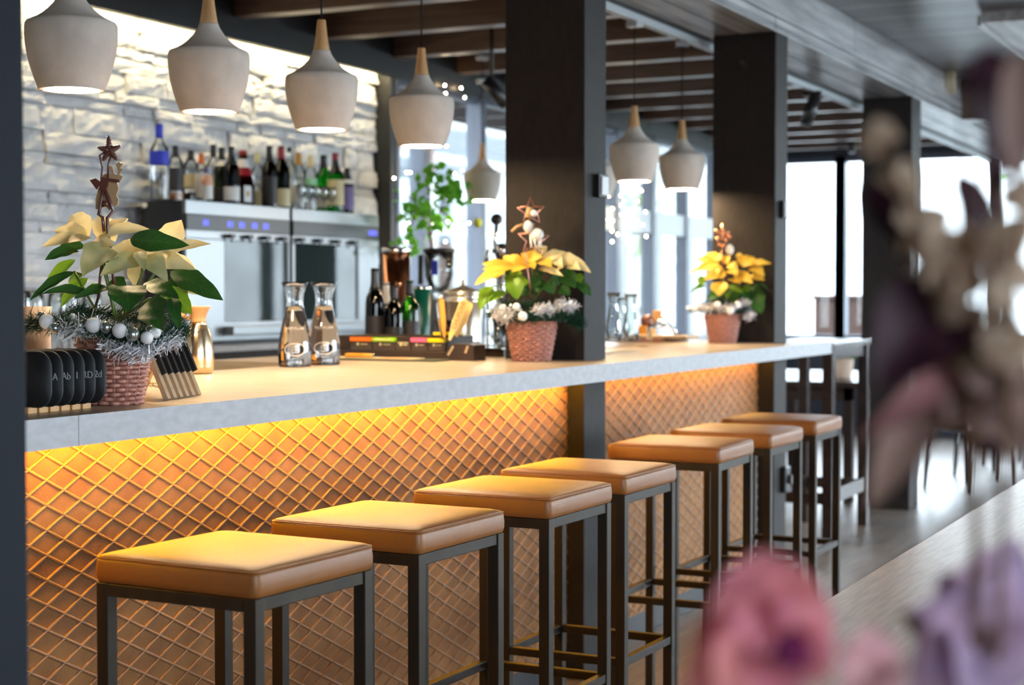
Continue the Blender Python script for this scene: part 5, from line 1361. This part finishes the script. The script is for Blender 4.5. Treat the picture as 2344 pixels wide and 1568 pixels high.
# ---------------------------------------------------------------- furniture beyond the bar
ht = thing('bar_table', 'tall dark bar table with a glossy top at the end of the counter', 'bar table', (-0.42, 8.72, 0))
MB().box(-0.21, 0.21, -0.42, 0.40, 1.015, 1.045).build('table_top', 'dark_wood', ht, bevel=0.004)
for sx in (-1, 1):
    for sy in (-1, 1): MB().box(sx * 0.17 - 0.028, sx * 0.17 + 0.028, sy * 0.36 - 0.028, sy * 0.36 + 0.028, 0, 1.015).build('leg', 'dark_wood', ht, bevel=0.003)
for sx in (-1, 1): MB().box(sx * 0.17 - 0.015, sx * 0.17 + 0.02, -0.332, 0.332, 0.20, 0.275).build('foot_rail', 'dark_wood', ht, bevel=0.003)
for sy in (-1, 1): MB().box(-0.142, 0.142, sy * 0.36 - 0.015, sy * 0.36 + 0.015, 0.20, 0.26).build('foot_rail', 'dark_wood', ht, bevel=0.003)
for sx in (-1, 1): MB().box(sx * 0.17 - 0.012, sx * 0.17 + 0.012, -0.332, 0.332, 0.955, 1.015).build('apron', 'dark_wood', ht)

dt = thing('dining_table', 'dark dining table beyond the end of the bar', 'dining table', (-1.05, 10.75, 0))
MB().box(-0.40, 0.55, -0.75, 0.75, 0.715, 0.75).build('table_top', 'dark_wood', dt, bevel=0.004)
for sy in (-0.665, 0.665): MB().box(-0.33, 0.48, sy - 0.015, sy + 0.015, 0.63, 0.715).build('apron', 'dark_wood', dt)
for sx in (-0.30, 0.45):
    for sy in (-0.65, 0.65): MB().box(sx - 0.03, sx + 0.03, sy - 0.03, sy + 0.03, 0, 0.715).build('leg', 'dark_wood', dt, bevel=0.003)
pp = thing('potted_plant', 'small green plant in a beige pot on the dark dining table', 'potted plant', stand_at(1932, 10.6, 0.7505))
MB().lathe([(0.05, 0), (0.052, 0.004), (0.066, 0.13), (0.060, 0.13), (0.05, 0.11), (0.001, 0.11)], n=28).build('pot', 'terracotta', pp)
lf = MB(); rr = random.Random(2)
for k in range(60):
    a = rr.uniform(0, 2 * PI); e = Vector((math.cos(a) * rr.uniform(.03, .12), math.sin(a) * rr.uniform(.03, .12), rr.uniform(.14, .26)))
    lf.leaf(Vector((0.02 * math.cos(a), 0.02 * math.sin(a), 0.11)), e, 0.03, Vector((0, -1, 0.5)), nl=5, nw=2)
lf.build('leaves', 'outdoor_leaf', pp)
def make_chair():
    t = thing('dining_chair', '', 'dining chair')
    s = rings(MB(), [(0.01, 0.04, 0.42), (0.0, 0.05, 0.44), (0.0, 0.05, 0.475), (0.012, 0.05, 0.495), (0.05, 0.05, 0.505)], 0.225, 0.225)
    s.build('seat', 'chair_leather', t)
    b = MB(); n = 8
    prof = [(0.0, 0.40), (0.005, 0.55), (0.02, 0.70), (0.05, 0.85), (0.075, 0.93), (0.085, 0.955)]
    poly = [(x, z) for x, z in prof] + [(x + 0.065 - 0.03 * (i == 0), z) for i, (x, z) in enumerate(prof[::-1])]
    b.prism([(px_, pz_) for px_, pz_ in poly], 0.42, Matrix.Translation((0.19, 0, 0)))
    b.build('backrest', 'chair_leather', t, bevel=0.018, seg=3)
    for sx, sy in ((-1, -1), (-1, 1), (1, -1), (1, 1)):
        MB().tube([(sx * 0.185, sy * 0.185, 0.43), (sx * 0.20 + (0.02 if sx > 0 else 0), sy * 0.195, 0.0)], [0.022, 0.013], 8).build('leg', 'dark_wood', t)
    return t
ch = make_chair()
CH = [(-0.05, 11.12, -2.1, 'brown leather dining chair just right of the third column'), (-0.02, 11.95, -2.1, 'brown leather dining chair behind the nearest dining chair'), (0.02, 12.8, -2.1, 'brown leather dining chair farthest back, behind the dark leaves'),
      (-1.70, 9.75, PI - 0.1, 'pale-lit leather dining chair beside the dark dining table, seen under the counter end'), (-1.75, 10.6, PI, 'leather dining chair on the far side of the dark dining table')]
for i, (x, y, a, lab) in enumerate(CH): place(ch, i, (x, y, 0), a, lab, 'leather dining chairs')
# things on the far sill
# ---------------------------------------------------------------- the guests' table and the flowers close to the camera
ft = thing('guest_table', 'pale wooden table reflecting the windows in the lower right', 'table', (1.80, 2.9, 0))
MB().box(-0.545, 0.50, -2.75, 2.6, 0.715, 0.75).build('table_top', 'table_wood', ft, bevel=0.004)
for sx in (-0.45, 0.40):
    for sy in (-2.6, -0.2, 2.4): MB().box(sx - 0.035, sx + 0.035, sy - 0.035, sy + 0.035, 0, 0.715).build('leg', 'dark_wood', ft, bevel=0.003)
vb = Vector((1.905, 0.82, 0.7505))
KD = 1.12
vs = thing('flower_vase', 'grey vase on the pale table holding the blurred flowers', 'vase', vb)
MB().lathe([(0.04, 0), (0.045, 0.004), (0.062, 0.06), (0.058, 0.12), (0.042, 0.17), (0.046, 0.19), (0.043, 0.19), (0.039, 0.17), (0.054, 0.12), (0.058, 0.06), (0.04, 0.008), (0.001, 0.008)], n=36).build('vase_body', 'vase_glaze', vs)
neck = vb + Vector((0, 0, 0.19))
def bloom(name, lab, cat, parts, group, head):
    """parts = (part name, material, [(X, Y, X2, Y2, width, depth, depth at tip)])"""
    t = thing(name, lab, cat, neck, 0, group)
    rr = random.Random(len(lab))
    for pn, m, L in parts:
        b = MB()
        for x0, y0, x1, y1, wd, d0, d1 in L:
            b.leaf(deep(x0, y0, d0 * KD) - neck, deep(x1, y1, d1 * KD) - neck, wd * d0 * KD / FPX, -FWD + Vector((rr.uniform(-.4, .4), 0, rr.uniform(0, .5))), droop=rr.uniform(.05, .2), cup=rr.uniform(.2, .4), nl=10, nw=6, shape=0.62)
        b.build(pn, m, t)
    h = deep(head[0], head[1], head[2] * KD) - neck
    sm_ = MB(); sm_.tube([Vector((0, 0, -0.16)), Vector((0, 0, 0.0)), h * 0.5 + Vector((0, 0, 0.02)), h], 0.0022, 6)
    for pn, m, L in parts:
        for q in L:
            e = deep(q[0], q[1], q[5] * KD) - neck
            if (e - h).length > 0.02: sm_.tube([h, h.lerp(e, 0.5) - Vector((0, 0, 0.01)), e], 0.0011, 5)
    sm_.build('stem', 'stem_brown', t)
    return t
GF = 'blurred flowers close to the camera'
bloom('pink_flower', 'large blurred pink flower at the bottom of the picture, in front of the stools', 'flower', [
    ('petals', 'petal_pink', [(1740, 1470, 1570, 1560, 190, .66, .64), (1730, 1480, 1590, 1440, 200, .66, .66), (1740, 1460, 1650, 1330, 210, .66, .67), (1760, 1450, 1750, 1255, 230, .67, .69), (1780, 1450, 1850, 1310, 210, .67, .68), (1790, 1470, 1900, 1400, 200, .66, .66), (1730, 1500, 1640, 1600, 220, .65, .63), (1760, 1500, 1760, 1640, 230, .65, .63), (1800, 1500, 1900, 1560, 180, .66, .64), (1700, 1500, 1560, 1620, 200, .66, .65), (1700, 1420, 1700, 1280, 180, .70, .70), (1760, 1440, 1820, 1280, 190, .70, .70), (1690, 1450, 1830, 1520, 200, .69, .69), (1810, 1430, 1690, 1540, 200, .695, .695)]),
    ('dark_heart', 'petal_magenta', [(1790, 1470, 1860, 1500, 90, .635, .63), (1770, 1490, 1850, 1480, 80, .635, .63), (1830, 1490, 1780, 1520, 90, .635, .63)])], GF, (1750, 1500, .68))
bloom('blush_flower', 'small blurred blush flower right of the large pink one', 'flower', [
    ('petals', 'petal_blush', [(1990, 1540, 1920, 1480, 120, .68, .68), (1990, 1540, 1990, 1430, 130, .68, .69), (2000, 1540, 2060, 1490, 120, .68, .68), (1990, 1550, 1930, 1590, 130, .67, .66), (2000, 1550, 2060, 1610, 130, .67, .66)])], GF, (1995, 1560, .69))
bloom('mauve_flower', 'large blurred mauve flower in the lower right corner', 'flower', [
    ('petals', 'petal_mauve', [(2220, 1450, 2090, 1390, 170, .74, .73), (2220, 1440, 2150, 1310, 180, .74, .75), (2240, 1430, 2260, 1250, 190, .74, .76), (2260, 1440, 2360, 1310, 190, .74, .75), (2220, 1470, 2100, 1540, 190, .73, .72), (2240, 1480, 2210, 1620, 210, .73, .71), (2270, 1470, 2370, 1560, 200, .73, .72), (2270, 1450, 2390, 1430, 180, .74, .74), (2200, 1480, 2080, 1620, 190, .74, .73), (2250, 1400, 2330, 1230, 150, .77, .78), (2180, 1400, 2290, 1500, 190, .77, .77), (2300, 1390, 2200, 1530, 190, .775, .775)]),
    ('brown_sepal', 'dried_olive', [(2130, 1450, 2060, 1400, 60, .75, .75)])], GF, (2240, 1480, .76))
cl = []; rr = random.Random(6)
for cx_, cy_, R in ((2015, 320, 52), (2060, 420, 58), (2110, 520, 78), (2170, 590, 95), (2215, 690, 80), (2130, 610, 60), (2290, 760, 60)):
    for k in range(7):
        a = rr.uniform(0, 2 * PI); cl.append((cx_, cy_, cx_ + R * math.cos(a), cy_ + R * math.sin(a), R * 1.0, .72 + rr.uniform(-.02, .02), .72))
bloom('dried_hydrangea', 'blurred beige dried flower spray over the third column', 'flower', [('florets', 'dried_beige', cl), ('olive_florets', 'dried_olive', [(2160, 760, 2260, 830, 100, .73, .73), (2180, 740, 2220, 860, 90, .73, .73), (2200, 800, 2270, 780, 80, .74, .74)])], GF, (2220, 760, .73))
cl = []
for cx_, cy_, R in ((2310, 540, 75), (2320, 660, 75), (2310, 780, 70), (2340, 460, 60)):
    for k in range(6):
        a = rr.uniform(0, 2 * PI); cl.append((cx_, cy_, cx_ + R * math.cos(a), cy_ + R * math.sin(a), R * 1.1, .70 + rr.uniform(-.02, .02), .70))
cl2 = []
for cx_, cy_, R in ((2290, 900, 100), (2220, 940, 90), (2320, 970, 80)):
    for k in range(5):
        a = rr.uniform(0, 2 * PI); cl2.append((cx_, cy_, cx_ + R * math.cos(a), cy_ + R * math.sin(a), R * 1.2, .74 + rr.uniform(-.02, .02), .74))
bloom('dried_hydrangea', 'blurred brown dried flower spray along the right edge', 'flower', [('florets', 'dried_beige', cl), ('taupe_florets', 'taupe_leaf', cl2)], GF, (2310, 800, .72))
bloom('plum_branch', 'blurred dark plum-leaved branch across the right side', 'branch', [
    ('leaves', 'plum_leaf', [(2260, 110, 2290, 430, 150, .70, .70), (2200, 180, 2330, 260, 90, .71, .71), (1985, 420, 2140, 640, 110, .75, .74), (2150, 650, 1985, 740, 110, .73, .73), (2180, 650, 2000, 890, 230, .73, .72), (2120, 640, 2080, 800, 130, .73, .73), (2190, 390, 2275, 660, 95, .76, .76), (2200, 1000, 2360, 1010, 90, .76, .76), (2260, 900, 2340, 1040, 100, .76, .76)]),
    ('taupe_leaves', 'taupe_leaf', [(2180, 870, 2300, 960, 120, .75, .75), (2200, 800, 2360, 880, 130, .76, .76), (2330, 860, 2250, 1010, 130, .77, .77), (2330, 120, 2330, 470, 90, .68, .68), (2120, 930, 1990, 1170, 110, .76, .75)]),
    ('red_leaves', 'plum_stem', [(2180, 850, 1970, 1010, 75, .74, .73), (2200, 830, 2060, 930, 70, .74, .74)])], GF, (2230, 900, .75))
